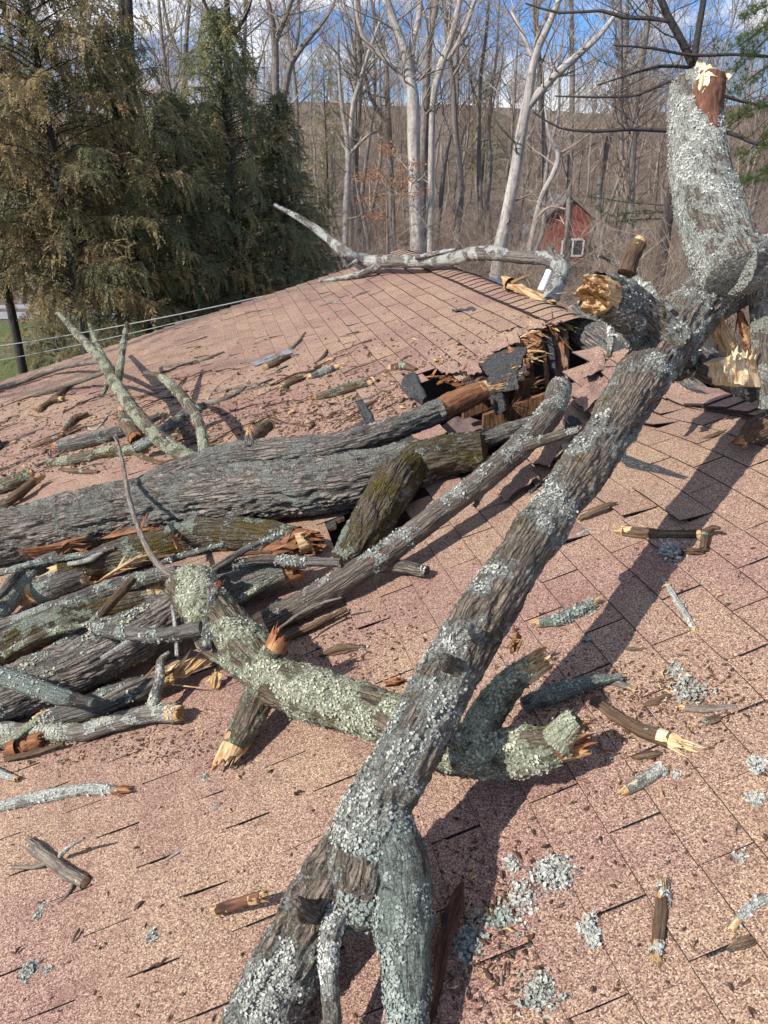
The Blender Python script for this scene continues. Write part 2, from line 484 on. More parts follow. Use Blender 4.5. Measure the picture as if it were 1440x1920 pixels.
def tabs(mb, u0, u1, r0, r1, skip, side=1):
    """three-tab shingle courses; side=-1 lays them on the back slope"""
    rnd = random.Random(5)
    du = .127 / math.sqrt(1 + MM * MM)
    n = int((u1 - u0) / du)
    TU, TR = 3, 6
    for i in range(n):
        ub = (u1 - (i + 1) * du) if side > 0 else (u0 + (i + 1) * du)
        off = (.1525 if i % 2 else 0) + rnd.uniform(-.008, .008)
        j0 = int(math.floor((r0 - off) / .305))
        for j in range(j0, int((r1 - off) / .305) + 1):
            gap = rnd.choice((.0022, .003, .004, .005, .0065, .008))
            a = max(off + j * .305, r0) ; b = min(off + (j + 1) * .305 - gap, r1)
            if b - a < .03: continue
            uc, rc = ub + side * du * .5, (a + b) / 2
            if skip(uc, rc): continue
            tint = min(1, max(0, rnd.gauss(.5, .22)))
            lift = abs(rnd.gauss(0, .0022))
            curl = rnd.uniform(-.003, .003)
            if side > 0:
                d = math.hypot((uc - 1.75) / 1.0, (rc - 3.5) / .75)
                if d < 1.15 and rnd.random() < .8:
                    lift += rnd.uniform(.004, .045) * max(0, 1.25 - d); curl = rnd.uniform(-.03, .03)
                if abs(rc - 2.2) < .22 and 1.0 < uc < 1.6 and rnd.random() < .55:
                    lift += rnd.uniform(.006, .03)
                if rnd.random() < .05: lift += rnd.uniform(.003, .010)
            f = np.linspace(0, 1, TU + 1)[:, None]; g = np.linspace(0, 1, TR + 1)[None, :]
            U = ub + side * (du * 1.3) * f + rnd.uniform(-.0015, .0015) + 0 * g
            Rr = a + (b - a) * g + 0 * f
            hh = .004 + (.0035 + .0028 * float(sm((rc - 2.6) / 2)) + lift + curl * (g - .5)) * (1 - f / .77) + 0 * g
            hh = np.maximum(hh, .003)
            if side < 0: U = np.maximum(U, u0 - .0)
            else: U = np.minimum(U, UR)
            top = S(U.ravel(), Rr.ravel(), hh.ravel())
            nr = TR + 1
            idx = np.arange((TU + 1) * nr).reshape(TU + 1, nr)
            q = np.stack([idx[:-1, :-1], idx[:-1, 1:], idx[1:, 1:], idx[1:, :-1]], -1).reshape(-1, 4)
            if side > 0: q = q[:, ::-1]
            mb.add(top, q, 0, tint=tint, smooth=False)
            # cut edges: butt and both slot sides
            ring = np.concatenate([idx[::-1, 0], idx[0, 1:], idx[1:, -1]])
            e = top[ring]
            low = e.copy(); low[:, 2] -= np.minimum(.0040 + .003 * float(sm((rc - 2.6) / 2)), np.maximum(hh.ravel()[ring] - .0008, .001))
            k = len(ring); kk = np.arange(k - 1)
            mb.add(np.concatenate([e, low]), np.stack([kk, kk + k, kk + k + 1, kk + 1], -1), 1, smooth=False)

def skipA(u, r):
    return bool(inpoly(u, r, HOLE)) or bool(inpoly(u, r, FELT))
mb = MB()
tabs(mb, UEAVE, UR - .02, RNEAR, RFAR, skipA)
mb.build('shingles', [M['shingle'], M['asphalt']], house)
mb = MB()
tabs(mb, UR + .02, 6.5, RNEAR, RFAR, lambda u, r: bool(inpoly(u, r, HOLE_B)), -1)
mb.build('back_slope_shingles', [M['shingle'], M['asphalt']], house)

def deck(name, u0, u1, holes, nu, nr):
    us = np.linspace(u0, u1, nu); rs = np.linspace(RNEAR, RFAR - .01, nr)
    U, R_ = np.meshgrid(us, rs, indexing='ij')
    uc = (us[:-1] + us[1:])[:, None] / 2 + 0 * rs[None, :-1]
    rc = (rs[:-1] + rs[1:])[None, :] / 2 + 0 * us[:-1, None]
    jit = .03 * vn(np.stack([uc * 9, rc * 30, uc * 0], -1), 4)
    keep = ~(inpoly(uc + jit, rc, holes))
    top = S(U, R_, -.001).reshape(-1, 3)
    bot = S(U, R_, -.016).reshape(-1, 3)
    idx = np.arange(nu * nr).reshape(nu, nr)
    q = np.stack([idx[:-1, :-1], idx[1:, :-1], idx[1:, 1:], idx[:-1, 1:]], -1)[keep]
    mb = MB()
    N = nu * nr
    mb.add(np.concatenate([top, bot]), np.concatenate([q, q[:, ::-1] + N]), np.concatenate([np.zeros(len(q), int), np.ones(len(q), int)]), smooth=False)
    # cut edges of the hole
    E = {}
    for f in q:
        for a, b in zip(f, np.roll(f, -1)):
            E[(a, b)] = 1
    ed = np.array([(a, b) for (a, b) in E if (b, a) not in E])
    allv = np.concatenate([top, bot])
    v = allv[np.stack([ed[:, 1], ed[:, 0], ed[:, 0] + N, ed[:, 1] + N], -1)].reshape(-1, 3)
    mb.add(v, np.arange(len(v)).reshape(-1, 4), 1, smooth=False)
    mb.build(name, [M['felt'], M['deck']], house)
deck('roof_deck', UEAVE, UR, HOLE, 180, 280)
deck('back_roof_deck', UR, 6.5, HOLE_B, 60, 160)

# ridge cap
def cap_piece(mb, r, ln, lift, tint, rnd):
    nw = 8
    hw = .15
    us = np.linspace(-hw, hw, nw + 1)
    rows = []
    for g, hz in ((0, .016 + lift), (1, .010)):
        rr = r + ln * 1.28 * g
        dz = MM * np.sqrt(us * us + .0016)
        U = UR + us
        zz = float(zr(UR, rr))
        x, y = xy(U, rr + 0 * U)
        rows.append(np.stack([x, y, zz + .012 + hz - dz + .01], -1))
    v = np.concatenate(rows)
    k = np.arange(nw)
    mb.add(v, np.stack([k, k + 1, k + nw + 2, k + nw + 1], -1), 0, tint=tint, smooth=False)
    low = rows[0].copy(); low[:, 2] -= .005 + lift
    mb.add(np.concatenate([rows[0], low]), np.stack([k, k + nw + 1, k + nw + 2, k + 1], -1), 1, smooth=False)
    for s_, c in ((0, 0), (1, nw)):
        e = np.array([rows[0][c], rows[1][c]]); l = e.copy(); l[:, 2] -= .010
        mb.add(np.concatenate([e, l]), [(0, 1, 3, 2)], 1, smooth=False)
caps = [MB(), MB()]
rnd = random.Random(3)
r = RNEAR
rh0, rh1 = 2.95, UV(1062, 606)[1]
while r < RFAR - .05:
    if not (rh0 < r + .1 < rh1 + .02):
        cap_piece(caps[0 if r < rh0 else 1], r, .127, abs(rnd.gauss(0, .004)), min(1, max(0, rnd.gauss(.55, .2))), rnd)
    r += .127
for mb in caps: mb.build('ridge_cap', [M['shingle'], M['asphalt']], house)

# walls, gables, fascia, ceiling of the attic, rafters
mb = MB()
wz = lambda u, r: float(zr(u, r)) - .03
for r in (RNEAR + .3, RFAR - .35):
    us = [UEAVE + .4, UR, 6.1]
    pts = [(*xy(us[0], r), 0), (*xy(us[2], r), 0), (*xy(us[2], r), wz(us[2], r)), (*xy(us[1], r), wz(us[1], r)), (*xy(us[0], r), wz(us[0], r))]
    mb.add(pts, [(0, 1, 2, 3, 4)], smooth=False)
for u in (UEAVE + .4, 6.1):
    a, b = RNEAR + .3, RFAR - .35
    mb.add([(*xy(u, a), 0), (*xy(u, b), 0), (*xy(u, b), wz(u, b)), (*xy(u, a), wz(u, a))], [(0, 1, 2, 3)], smooth=False)
mb.build('wall', M['siding'], house)
mb = MB()
for u0, u1 in ((UEAVE, UR), (UR, 6.5)):
    n = 40
    us = np.linspace(u0, u1, n)
    top = S(us, us * 0 + RFAR + .0, -.002); bot = S(us, us * 0 + RFAR, -.15)
    top2 = S(us, us * 0 + RFAR + .025, -.002); bot2 = S(us, us * 0 + RFAR + .025, -.15)
    k = np.arange(n - 1)
    for A, B in ((top, top2), (top2, bot2), (bot2, bot), (bot, top)):
        mb.add(np.concatenate([A, B]), np.stack([k, k + 1, k + n + 1, k + n], -1), smooth=False)
mb.build('rake_board', M['trim'], house)
mb = MB()
cz = CAMZ - H0 - 1.15
mb.add([(*xy(UEAVE + .5, RNEAR + .4), cz), (*xy(6.0, RNEAR + .4), cz), (*xy(6.0, RFAR - .4), cz), (*xy(UEAVE + .5, RFAR - .4), cz)], [(0, 1, 2, 3)])
mb.build('attic_floor', M['insul'], house)
for k in range(28):
    r = RNEAR + .5 + k * .41
    if not (2.2 < r < 5.2): continue
    mb = MB()
    us = np.linspace(UEAVE + .5, UR - .03, 24)
    uu = us[~inpoly(us, us * 0 + r, HOLE)]
    uu = uu[: max(2, int(np.argmax(np.diff(uu) > .4)) + 1)] if (np.diff(uu) > .4).any() else uu
    A = S(uu, uu * 0 + r - .019, -.02); B = S(uu, uu * 0 + r + .019, -.02)
    n = len(uu); kk = np.arange(n - 1)
    lo = np.array([0, 0, .14])
    for p, q in ((A, A - lo), (A - lo, B - lo), (B - lo, B)):
        mb.add(np.concatenate([p, q]), np.stack([kk, kk + 1, kk + n + 1, kk + n], -1), smooth=False)
    mb.build('rafter', M['deck'], house)

def sheet(mb, pts, th=.006, mat=0, edge=1, sub=3, rough=.012, seed=1):
    """a torn sheet through 4 corner points (a,b,c,d), with thickness and a crumpled surface"""
    a, b, c, d = [np.array(p, float) for p in pts]
    n = sub * 3
    f = np.linspace(0, 1, n + 1)
    G, Hh = np.meshgrid(f, f, indexing='ij')
    jj = .06 * (vn(np.stack([G * 7, Hh * 7, G * 0 + seed], -1), seed)) * ((G < .01) | (G > .99) | (Hh < .01) | (Hh > .99))
    G2 = np.clip(G + jj, -.05, 1.06)[..., None]; H2 = np.clip(Hh - jj, -.05, 1.06)[..., None]
    Pp = (a * (1 - G2) + b * G2) * (1 - H2) + (d * (1 - G2) + c * G2) * H2
    nn = np.cross(b - a, d - a); nn /= np.linalg.norm(nn)
    if nn[2] < 0: nn = -nn
    Pp = Pp + nn * (rough * fbm(np.stack([G * 2.4, Hh * 2.4, G * 0 + seed * 3.1], -1), seed, 3))[..., None]
    top = Pp.reshape(-1, 3); bot = top - nn * th
    idx = np.arange((n + 1) ** 2).reshape(n + 1, n + 1)
    q = np.stack([idx[:-1, :-1], idx[1:, :-1], idx[1:, 1:], idx[:-1, 1:]], -1).reshape(-1, 4)
    N = len(top)
    mb.add(np.concatenate([top, bot]), np.concatenate([q, q[:, ::-1] + N]), np.concatenate([np.zeros(len(q), int) + mat, np.zeros(len(q), int) + edge]), tint=.5, smooth=False)
    rim = np.concatenate([idx[0, :], idx[1:, -1], idx[-1, -2::-1], idx[-2:0:-1, 0]])
    k = np.arange(len(rim)); kn = np.roll(k, -1)
    mb.add(np.concatenate([top[rim], bot[rim]]), np.stack([k, kn, kn + len(rim), k + len(rim)], -1), edge, smooth=False)

def shards(mb, n, a, b, dirv, ln, spread, w=.006, seed=0, mat=0):
    """splinters standing out of the line a-b along dirv"""
    rd = random.Random(seed)
    a, b, dirv = [np.array(q, float) for q in (a, b, dirv)]
    for i in range(n):
        p = a + (b - a) * rd.random() + np.array([rd.gauss(0, .006) for _ in range(3)])
        d = dirv + np.array([rd.gauss(0, spread) for _ in range(3)])
        d /= np.linalg.norm(d)
        L = ln * rd.uniform(.35, 1.2)
        s = np.cross(d, [rd.gauss(0, 1) for _ in range(3)]); s /= np.linalg.norm(s)
        t = np.cross(d, s)
        ww = w * rd.uniform(.4, 1.5)
        base = [p + s * ww, p + t * ww * .4, p - s * ww, p - t * ww * .4]
        mid = [q + d * L * .6 - (q - p) * .3 for q in base]
        tip = p + d * L
        v = np.array(base + mid + [tip])
        f4 = [(i_, (i_ + 1) % 4, (i_ + 1) % 4 + 4, i_ + 4) for i_ in range(4)]
        bc = np.stack([v @ s, v @ t, v @ d], -1)
        mb.add(v, f4, mat, bco=bc, smooth=False)
        mb.add(v, [(4, 5, 8), (5, 6, 8), (6, 7, 8), (7, 4, 8)], mat, bco=bc, smooth=False)

def rp(px, py, h=0.): return RP(px, py, h)[0]
# torn underlay on the far lip of the hole, hanging sheathing and shingles
mb = MB()
sheet(mb, [rp(890, 690, .012), rp(935, 648, .012), rp(988, 652, .02), rp(960, 722, -.0)], .004, 0, 0, 4, .01, 2)
sheet(mb, [rp(915, 705, .016), rp(968, 700, .02), rp(972, 728, -.01), rp(925, 734, -.0)], .004, 0, 0, 3, .015, 5)
mb.build('torn_underlay', [M['felt']], house)
mb = MB()
for k, (a, b) in enumerate([((1062, 600), (1030, 612)), ((1040, 606), (1000, 618)), ((1005, 618), (965, 640)), ((990, 640), (985, 680))]):
    shards(mb, 30, rp(*a, -.005), rp(*b, -.005), (.35, -.8, -.25), .12, .45, .006, 11 + k)
    shards(mb, 12, rp(*a, .0), rp(*b, .0), (.5, -.7, .05), .15, .25, .010, 21 + k, 1)
    shards(mb, 10, rp(*a, -.01), rp(*b, -.01), (.2, -.5, -.8), .2, .3, .009, 31 + k, 2)
mb.build('splintered_sheathing', [M['orange'], M['pale'], M['deck']], house)
mb = MB()
sheet(mb, [rp(962, 640, -.005), rp(1010, 616, -.005), rp(1015, 640, -.04), rp(968, 668, -.03)], .012, 0, 0, 3, .02, 9)
sheet(mb, [rp(955, 652, .022), rp(998, 660, .02), rp(985, 695, -.02), rp(950, 672, .0)], .008, 0, 0, 3, .02, 19)
mb.build('broken_board', [M['orange']], house)
def hang(px0, py0, px1, py1, drop, name, mats, seed, lean=.1):
    a = rp(px0, py0, -.012); b = rp(px1, py1, -.012)
    d = np.array([lean * .3, -lean, -drop])
    mb = MB(); sheet(mb, [a, b, b + d * .9, a + d], .006, 0, 1, 3, .035, seed)
    return mb.build(name, mats, house)
hang(1035, 612, 1066, 604, .42, 'hanging_shingle', [M['shingle'], M['asphalt']], 3)
hang(1004, 622, 1034, 616, .50, 'hanging_shingle', [M['felt'], M['asphalt']], 4, .2)
hang(982, 660, 1000, 640, .40, 'hanging_board', [M['deck'], M['deck']], 6, .05)
hang(966, 714, 978, 708, .22, 'hanging_board', [M['orange'], M['deck']], 7, .02)
hang(915, 738, 940, 728, .10, 'hanging_shingle', [M['felt'], M['asphalt']], 8, .1)
# lifted and curled shingles on the near lip
for k, q in enumerate([
        [(1085, 690, .02), (1128, 660, .03), (1142, 690, .015), (1098, 712, .06)],
        [(1068, 738, .03), (1122, 700, .03), (1150, 728, .012), (1096, 768, .07)],
        [(1090, 668, -.02), (1118, 652, .0), (1150, 664, .02), (1112, 690, .035)],
        [(985, 860, .02), (1050, 808, .03), (1092, 800, .06), (1030, 872, .05)],
        [(925, 915, .015), (990, 872, .03), (1012, 893, .05), (945, 940, .035)]]):
    mb = MB(); sheet(mb, [rp(*p) for p in q], .006, 0, 1, 3, .022, 30 + k)
    mb.build('torn_shingle', [M['shingle'], M['asphalt']], house)
for k, q in enumerate([
        [(980, 905, .0), (1052, 842, .01), (1064, 865, .03), (990, 925, .02)],
        [(1040, 830, .005), (1062, 775, .01), (1090, 790, .06), (1062, 850, .07)],
        [(748, 722, .02), (775, 690, .012), (800, 742, .02), (782, 758, .05)],
        [(655, 800, .012), (690, 790, .012), (696, 812, .02), (658, 822, .02)],
        [(665, 752, .012), (685, 746, .012), (700, 788, .02), (685, 796, .035)],
        [(1168, 850, .009), (1285, 893, .009), (1280, 897, .010), (1168, 872, .010)],
        [(845, 581, .010), (888, 575, .012), (891, 578, .022), (850, 584, .022)]]):
    mb = MB(); sheet(mb, [rp(*p) for p in q], .004, 0, 0, 3, .006 if k == 5 else .02, 50 + k)
    mb.build('torn_shingle', [M['felt']], house)
# debris down inside the hole
mb = MB()
sheet(mb, [rp(828, 796, -.16), rp(880, 776, -.22), rp(922, 800, -.26), rp(850, 820, -.2)], .008, 0, 0, 3, .012, 71)
mb.build('fallen_ceiling_board', [M['insul']], house)
mb = MB()
for k in range(7):
    a = rp(790 + 14 * k, 700 + 3 * k, -.02 - .015 * (k % 3)); b = rp(835 + 10 * k, 732 - 5 * (k % 3), -.01)
    shards(mb, 5, a, b, (.75, .2, .12), .16, .28, .008, 80 + k)
mb.build('splintered_sheathing', M['rot'], house)

# ------------------------------------------------------------------ logs and branches
def crom(Pn, Rn, step):
    Pn = np.array(Pn, float); Rn = np.array(Rn, float)
    n = len(Pn)
    ext = np.concatenate([[2 * Pn[0] - Pn[1]], Pn, [2 * Pn[-1] - Pn[-2]]])
    out, rr = [], []
    for i in range(n - 1):
        p0, p1, p2, p3 = ext[i:i + 4]
        L = np.linalg.norm(p2 - p1)
        k = max(2, int(round(L / step)))
        t = np.linspace(0, 1, k, endpoint=False)[:, None]
        out.append(.5 * (2 * p1 + (p2 - p0) * t + (2 * p0 - 5 * p1 + 4 * p2 - p3) * t ** 2 + (3 * p1 - p0 - 3 * p2 + p3) * t ** 3))
        s = sm(t[:, 0]); rr.append(Rn[i] * (1 - s) + Rn[i + 1] * s)
    out.append(Pn[-1:]); rr.append(Rn[-1:])
    return np.concatenate(out), np.concatenate(rr)

def tube(mb, Pn, Rn, seg=32, step=.012, seed=0, lump=.10, fur=.05, mat=0, ff=30., cap=(True, True), tint=.5, angular=False):
    Q, R = crom(Pn, Rn, step)
    n = len(Q)
    T = np.gradient(Q, axis=0); T /= np.linalg.norm(T, axis=1)[:, None] + 1e-9
    N = np.zeros_like(T)
    v = np.cross(T[0], [0, 0, 1.0])
    if np.linalg.norm(v) < .1: v = np.cross(T[0], [1.0, 0, 0])
    N[0] = v / np.linalg.norm(v)
    for i in range(1, n):
        v = N[i - 1] - T[i] * (N[i - 1] @ T[i]); N[i] = v / (np.linalg.norm(v) + 1e-9)
    B = np.cross(T, N)
    s = np.concatenate([[0], np.cumsum(np.linalg.norm(np.diff(Q, axis=0), axis=1))])
    th = np.linspace(0, 2 * math.pi, seg, endpoint=False)
    c, d = np.cos(th)[None, :], np.sin(th)[None, :]
    off = seed * 3.713
    bco = np.stack([c * R[:, None] + off, d * R[:, None] + off * .7, s[:, None] + 0 * c + off * 1.3], -1)
    Rm = float(np.median(R))
    lum = fbm(bco / (Rm * 1.7), seed, 3)
    wq = bco + .02 * np.stack([fbm(bco * 14, seed + 6, 2), fbm(bco * 14, seed + 7, 2), 0 * bco[..., 0]], -1)
    rid = 1 - np.abs(fbm(wq * np.array([ff, ff, ff * .13]), seed + 5, 3)) ** .8
    rad = R[:, None] * (1 + lump * lum) + fur * Rm * (rid - .6) * 2
    rad = rad + .0016 * fbm(bco * 90, seed + 9, 2)
    if angular:
        rg_ = np.random.default_rng(seed)
        prof = rg_.uniform(.55, 1.25, seg) * (1 - .35 * np.abs(np.sin(th + rg_.uniform(0, 3))))
        e_ = np.minimum(s, s[-1] - s)[:, None] / (2.2 * Rm)
        rad = R[:, None] * prof[None, :] * (1 + .12 * lum + .30 * fbm(bco / (Rm * 1.1) + 7., seed + 3, 3)) * np.clip(e_ + rg_.uniform(-.2, .75, seg)[None, :], .12, 1)
    nrm = N[:, None, :] * c[..., None] + B[:, None, :] * d[..., None]
    V = nrm * rad[..., None]
    if angular: V[..., 2] *= .6
    V = Q[:, None, :] + V
    idx = np.arange(n * seg).reshape(n, seg)
    q = np.stack([idx[:-1], np.roll(idx, -1, 1)[:-1], np.roll(idx, -1, 1)[1:], idx[1:]], -1).reshape(-1, 4)
    if seg > 8:
        tint = np.clip(.5 + .42 * (fbm(bco * 9, seed + 40, 2) + .6 * fbm(bco * 30, seed + 41, 2)), 0, 1)
    mb.add(V, q, mat, bco, np.asarray(tint).ravel() if seg > 8 else tint, smooth=not angular)
    for e, (i, sg) in enumerate(((0, -1), (n - 1, 1))):
        if cap[e]:
            cen = Q[i] + T[i] * sg * R[i] * .35
            vv = np.concatenate([V[i], [cen]])
            k = np.arange(seg)
            f = np.stack([k, np.roll(k, -1), np.full(seg, seg)], -1)
            if sg < 0: f = f[:, ::-1]
            mb.add(vv, f, mat, np.concatenate([bco[i], [bco[i].mean(0)]]), .4)
    return dict(Q=Q, T=T, N=N, B=B, R=R, V=V, nrm=nrm, bco=bco, seed=seed)

def flakes(mb, tb, n, size, seed, mat, thr=.05, up=-2.):
    """small curled leaves of lichen growing out of the bark, in colonies"""
    rg = np.random.default_rng(seed)
    V = tb['V'].reshape(-1, 3); Nn = tb['nrm'].reshape(-1, 3); bc = tb['bco'].reshape(-1, 3)
    sd0 = tb.get('seed', seed)
    w = fbm(bc * 9, sd0 + 40, 2) + .6 * fbm(bc * 30, sd0 + 41, 2)
    ok = np.where((w > thr) & (Nn[:, 2] > up))[0]
    if len(ok) == 0: return
    ch = rg.choice(ok, n)
    p = V[ch] + rg.normal(0, .002, (n, 3)); nn = Nn[ch] + rg.normal(0, .26, (n, 3)); nn /= np.linalg.norm(nn, axis=1)[:, None]
    a = np.cross(nn, rg.normal(0, 1, (n, 3))); a /= np.linalg.norm(a, axis=1)[:, None]
    b = np.cross(nn, a)
    k = 6
    th = np.linspace(0, 2 * math.pi, k, endpoint=False)
    r = size * rg.uniform(.35, 1.5, (n, 1)) * rg.uniform(.45, 1.35, (n, k))
    lift = r * rg.uniform(-.15, .55, (n, k))
    rim = p[:, None, :] + a[:, None, :] * (np.cos(th) * r)[..., None] + b[:, None, :] * (np.sin(th) * r)[..., None] + nn[:, None, :] * (lift + .001)[..., None]
    ver = np.concatenate([p[:, None, :] + nn[:, None, :] * .0015, rim], 1)
    base = (np.arange(n) * (k + 1))[:, None]
    kk = np.arange(k)
    f = np.stack([base + 0 * kk, base + 1 + kk, base + 1 + (kk + 1) % k], -1).reshape(-1, 3)
    mb.add(ver, f, mat, tint=np.repeat(rg.random(n), k + 1), smooth=False)

def broken_end(mb, tb, end, ln, seed, mat=0, rim=1.0, sawn=False):
    """the torn face of a broken log: rough fibrous rings, one side standing longer, and thin splinters"""
    i, sg = (0, -1) if end == 0 else (len(tb['Q']) - 1, 1)
    q, t, nn, bb, R = tb['Q'][i], tb['T'][i] * sg, tb['N'][i], tb['B'][i], tb['R'][i]
    seg, rings = 40, 12
    rd = np.random.default_rng(seed)
    th = np.linspace(0, 2 * math.pi, seg, endpoint=False)
    ph = rd.uniform(0, 6.28)
    V, BC = [], []
    for k in range(rings + 1):
        f = 1 - k / rings
        x = np.cos(th) * f; y = np.sin(th) * f
        amp = .0 if sawn else ln
        g = np.stack([x * 2.6, y * 2.6, x * 0 + seed * .77], -1)
        pr = amp * (.35 + .55 * fbm(g, seed, 3) + .5 * (x * math.cos(ph) + y * math.sin(ph)) + .55 * np.maximum(0, fbm(g * 3.1, seed + 3, 2)) + .18 * rd.random(seg) * (f > .05) - .25 * (1 - f))
        if k == 0: pr = -.03 + 0 * pr
        if f < .01: pr = pr * 0 + pr.mean()
        V.append(q + nn * (x * R * rim)[:, None] + bb * (y * R * rim)[:, None] + t * (np.maximum(pr, -.03))[:, None])
        BC.append(np.stack([x * R + seed, y * R, pr * (1 if not sawn else 0)], -1))
    idx = np.arange((rings + 1) * seg).reshape(rings + 1, seg)
    f4 = np.stack([idx[:-1], np.roll(idx, -1, 1)[:-1], np.roll(idx, -1, 1)[1:], idx[1:]], -1).reshape(-1, 4)
    if sg < 0: f4 = f4[:, ::-1]
    mb.add(np.concatenate(V), f4, mat, np.concatenate(BC), smooth=False)
    if not sawn:
        for j in range(12):
            a = rd.normal(ph, 1.2)
            p = q + (nn * math.cos(a) + bb * math.sin(a)) * R * rd.uniform(.35, .95)
            shards(mb, 1, p, p + t * .003, t, ln * rd.uniform(.6, 1.5), .12, max(.0018, R * .10), seed * 31 + j, mat)

def place(pts):
    """(px, py, width px, h): h = height of the axis over the roof, None = lying on it, ('d', x) = forward distance x"""
    Pn, Rn = [], []
    for p in pts:
        px, py, w = p[:3]
        h = p[3] if len(p) > 3 else None
        if isinstance(h, tuple):
            q, t = at(px, py, h[1]), h[1]; R = w * .5 * t / F
        elif h is None:
            q, t = RP(px, py, 0); R = w * .5 * t / F
            q, t = RP(px, py, R * .9)
        else:
            q, t = RP(px, py, h); R = w * .5 * t / F
        Pn.append(q); Rn.append(R)
    return Pn, Rn

# layered shingle ends, snapped boards and rafter stubs along the far lip
for k, (px, py, w, l, an, mt) in enumerate([(905, 668, 30, 20, .2, 'shingle'), (930, 652, 34, 18, -.1, 'shingle'), (952, 640, 30, 18, .25, 'shingle'), (972, 628, 30, 16, .0, 'shingle'), (1000, 614, 34, 14, .2, 'shingle'),
        (880, 694, 26, 22, .1, 'shingle'), (862, 706, 26, 20, -.2, 'shingle'), (842, 694, 24, 18, .3, 'shingle'), (1030, 606, 30, 12, .1, 'shingle')]):
    mb = MB()
    c_, s_ = math.cos(an), math.sin(an)
    q = [(-w / 2, -l / 2, .016), (w / 2, -l / 2 - w * .38, .016), (w / 2 + l * .5, l / 2 - w * .38, .004 + .03 * (k % 3)), (-w / 2 + l * .5, l / 2, .0 + .02 * (k % 2))]
    sheet(mb, [rp(px + a * c_ - b_ * s_, py + a * s_ + b_ * c_, h) for a, b_, h in q], .005, 0, 1, 3, .012, 130 + k)
    mb.build('torn_shingle', [M[mt], M['asphalt']], house)
for k, (a, b_, w) in enumerate([((1012, 628, -.05), (1026, 742, -.30), .030), ((985, 664, -.06), (992, 752, -.26), .022), ((946, 728, -.03), (952, 790, -.28), .020), ((1046, 612, -.05), (1058, 690, -.22), .022), ((900, 742, -.04), (960, 762, -.12), .020)]):
    mb = MB(); tube(mb, [rp(*a), (rp(*a) + rp(*b_)) / 2 + np.array([.008, 0, 0]), rp(*b_)], [w, w * .9, w * .6], 7, .02, 150 + k, .1, .1, 0, 40., angular=True)
    shards(mb, 8, rp(*b_), rp(*b_) + .01, rp(*b_) - rp(*a), .08, .2, .005, 160 + k)
    mb.build('snapped_board', M['deck'], house)
mb = MB()
for k in range(9):
    a = rp(885 + k * 8, 738 - k * 2.2, -.006); shards(mb, 3, a, a + .004, (.45, -.75, -.2), .07, .35, .006, 170 + k)
mb.build('splintered_sheathing', M['pale'], house)
for k, (a, b_) in enumerate([((868, 770, -.10), (992, 724, -.10)), ((905, 792, -.16), (1040, 745, -.16))]):
    A_, B_ = rp(*a), rp(*b_); d_ = B_ - A_; ln_ = np.linalg.norm(d_); d_ /= ln_
    sd_ = np.cross(d_, [0, 0, 1.]); sd_ /= np.linalg.norm(sd_)
    mb = MB(); box(mb, (A_ + B_) / 2, d_ * ln_ / 2, sd_ * .019, (0, 0, .045))
    shards(mb, 16, B_ - np.array([0, 0, .04]), B_ + np.array([0, 0, .04]), d_, .10, .15, .008, 190 + k)
    mb.build('snapped_rafter', M['deck'], house)
mb = MB(); thin_p = [rp(952, 722, -.02), rp(948, 760, -.10), rp(945, 800, -.2)]
tube(mb, thin_p, [.003, .003, .003], 6, .02, 5, 0, 0); mb.build('hanging_wire', M['dark'], house)

SEED = [100]
def log(name, cat, label, mat, main, kids=(), ends=(None, None), endmat=('pale', 'pale'), endlen=.04, fl=0, flm='flake', fsz=.0036, seg=28, step=.014,
        fur=.05, lump=.10, group=None, kid_ends=(), thr=.05, ff=30., up=-2.):
    SEED[0] += 1; sd = SEED[0]
    mb = MB()
    Pn, Rn = place(main)
    ang = name in ('split_wood', 'rotten_wood', 'bark_chip', 'bark_piece', 'broken_log', 'bark_strip')
    if name in ('stick', 'log') and not ang and 'stripped orange' not in label:
        ends = tuple(('jag' if (ends[e] is None and -5 < main[-e][0] < 1445 and main[-e][2] >= 12 and main[-e][1] < 1925) else ends[e]) for e in (0, 1))
    tb = tube(mb, Pn, Rn, 9 if ang else seg, step, sd, lump, fur, 0, ff, (ends[0] is None, ends[1] is None), angular=ang)
    if ang and mat in ('pale', 'cream', 'orange', 'rot'): shards(mb, 16, Pn[0], Pn[-1], Pn[-1] - Pn[0], float(np.linalg.norm(Pn[-1] - Pn[0])) * .5, .12, float(np.mean(Rn)) * .3, sd)
    fl = int(fl * 2.3)
    if fl: flakes(mb, tb, fl, fsz, sd, 1, thr, up)
    kt = []
    for j, kp in enumerate(kids):
        kP, kR = place(kp)
        e = kid_ends[j] if j < len(kid_ends) else None
        k = tube(mb, kP, kR, max(8, seg // 2 if kR[0] < .03 else seg), step, sd + 1000 + j, lump, fur, 0, ff, (True, e is None))
        if fl: flakes(mb, k, max(10, int(fl * .5 * len(k['Q']) * kR[0] / (len(tb['Q']) * Rn[0] + 1e-6)) + 10), fsz, sd + j + 50, 1, thr, up)
        kt.append(k)
    o = mb.build(name, [M[mat], M[flm]], None, tuple(Pn[0]))
    tag(o, label, cat, group)
    for e in (0, 1):
        if ends[e]:
            m2 = MB(); broken_end(m2, tb, e, min(endlen, float(tb['R'][-e]) * 1.6) if endlen == .04 else endlen, sd * 3 + e, 0, sawn=(ends[e] == 'sawn'))
            m2.build('broken_end' if ends[e] != 'sawn' else 'sawn_end', M[endmat[e]], o)
    for j, e in enumerate(kid_ends):
        if e:
            m2 = MB(); broken_end(m2, kt[j], 1, min(endlen * 1.4, float(kt[j]['R'][-1]) * 1.5), sd * 5 + j)
            m2.build('broken_end', M[e], o)
    return o, tb, kt

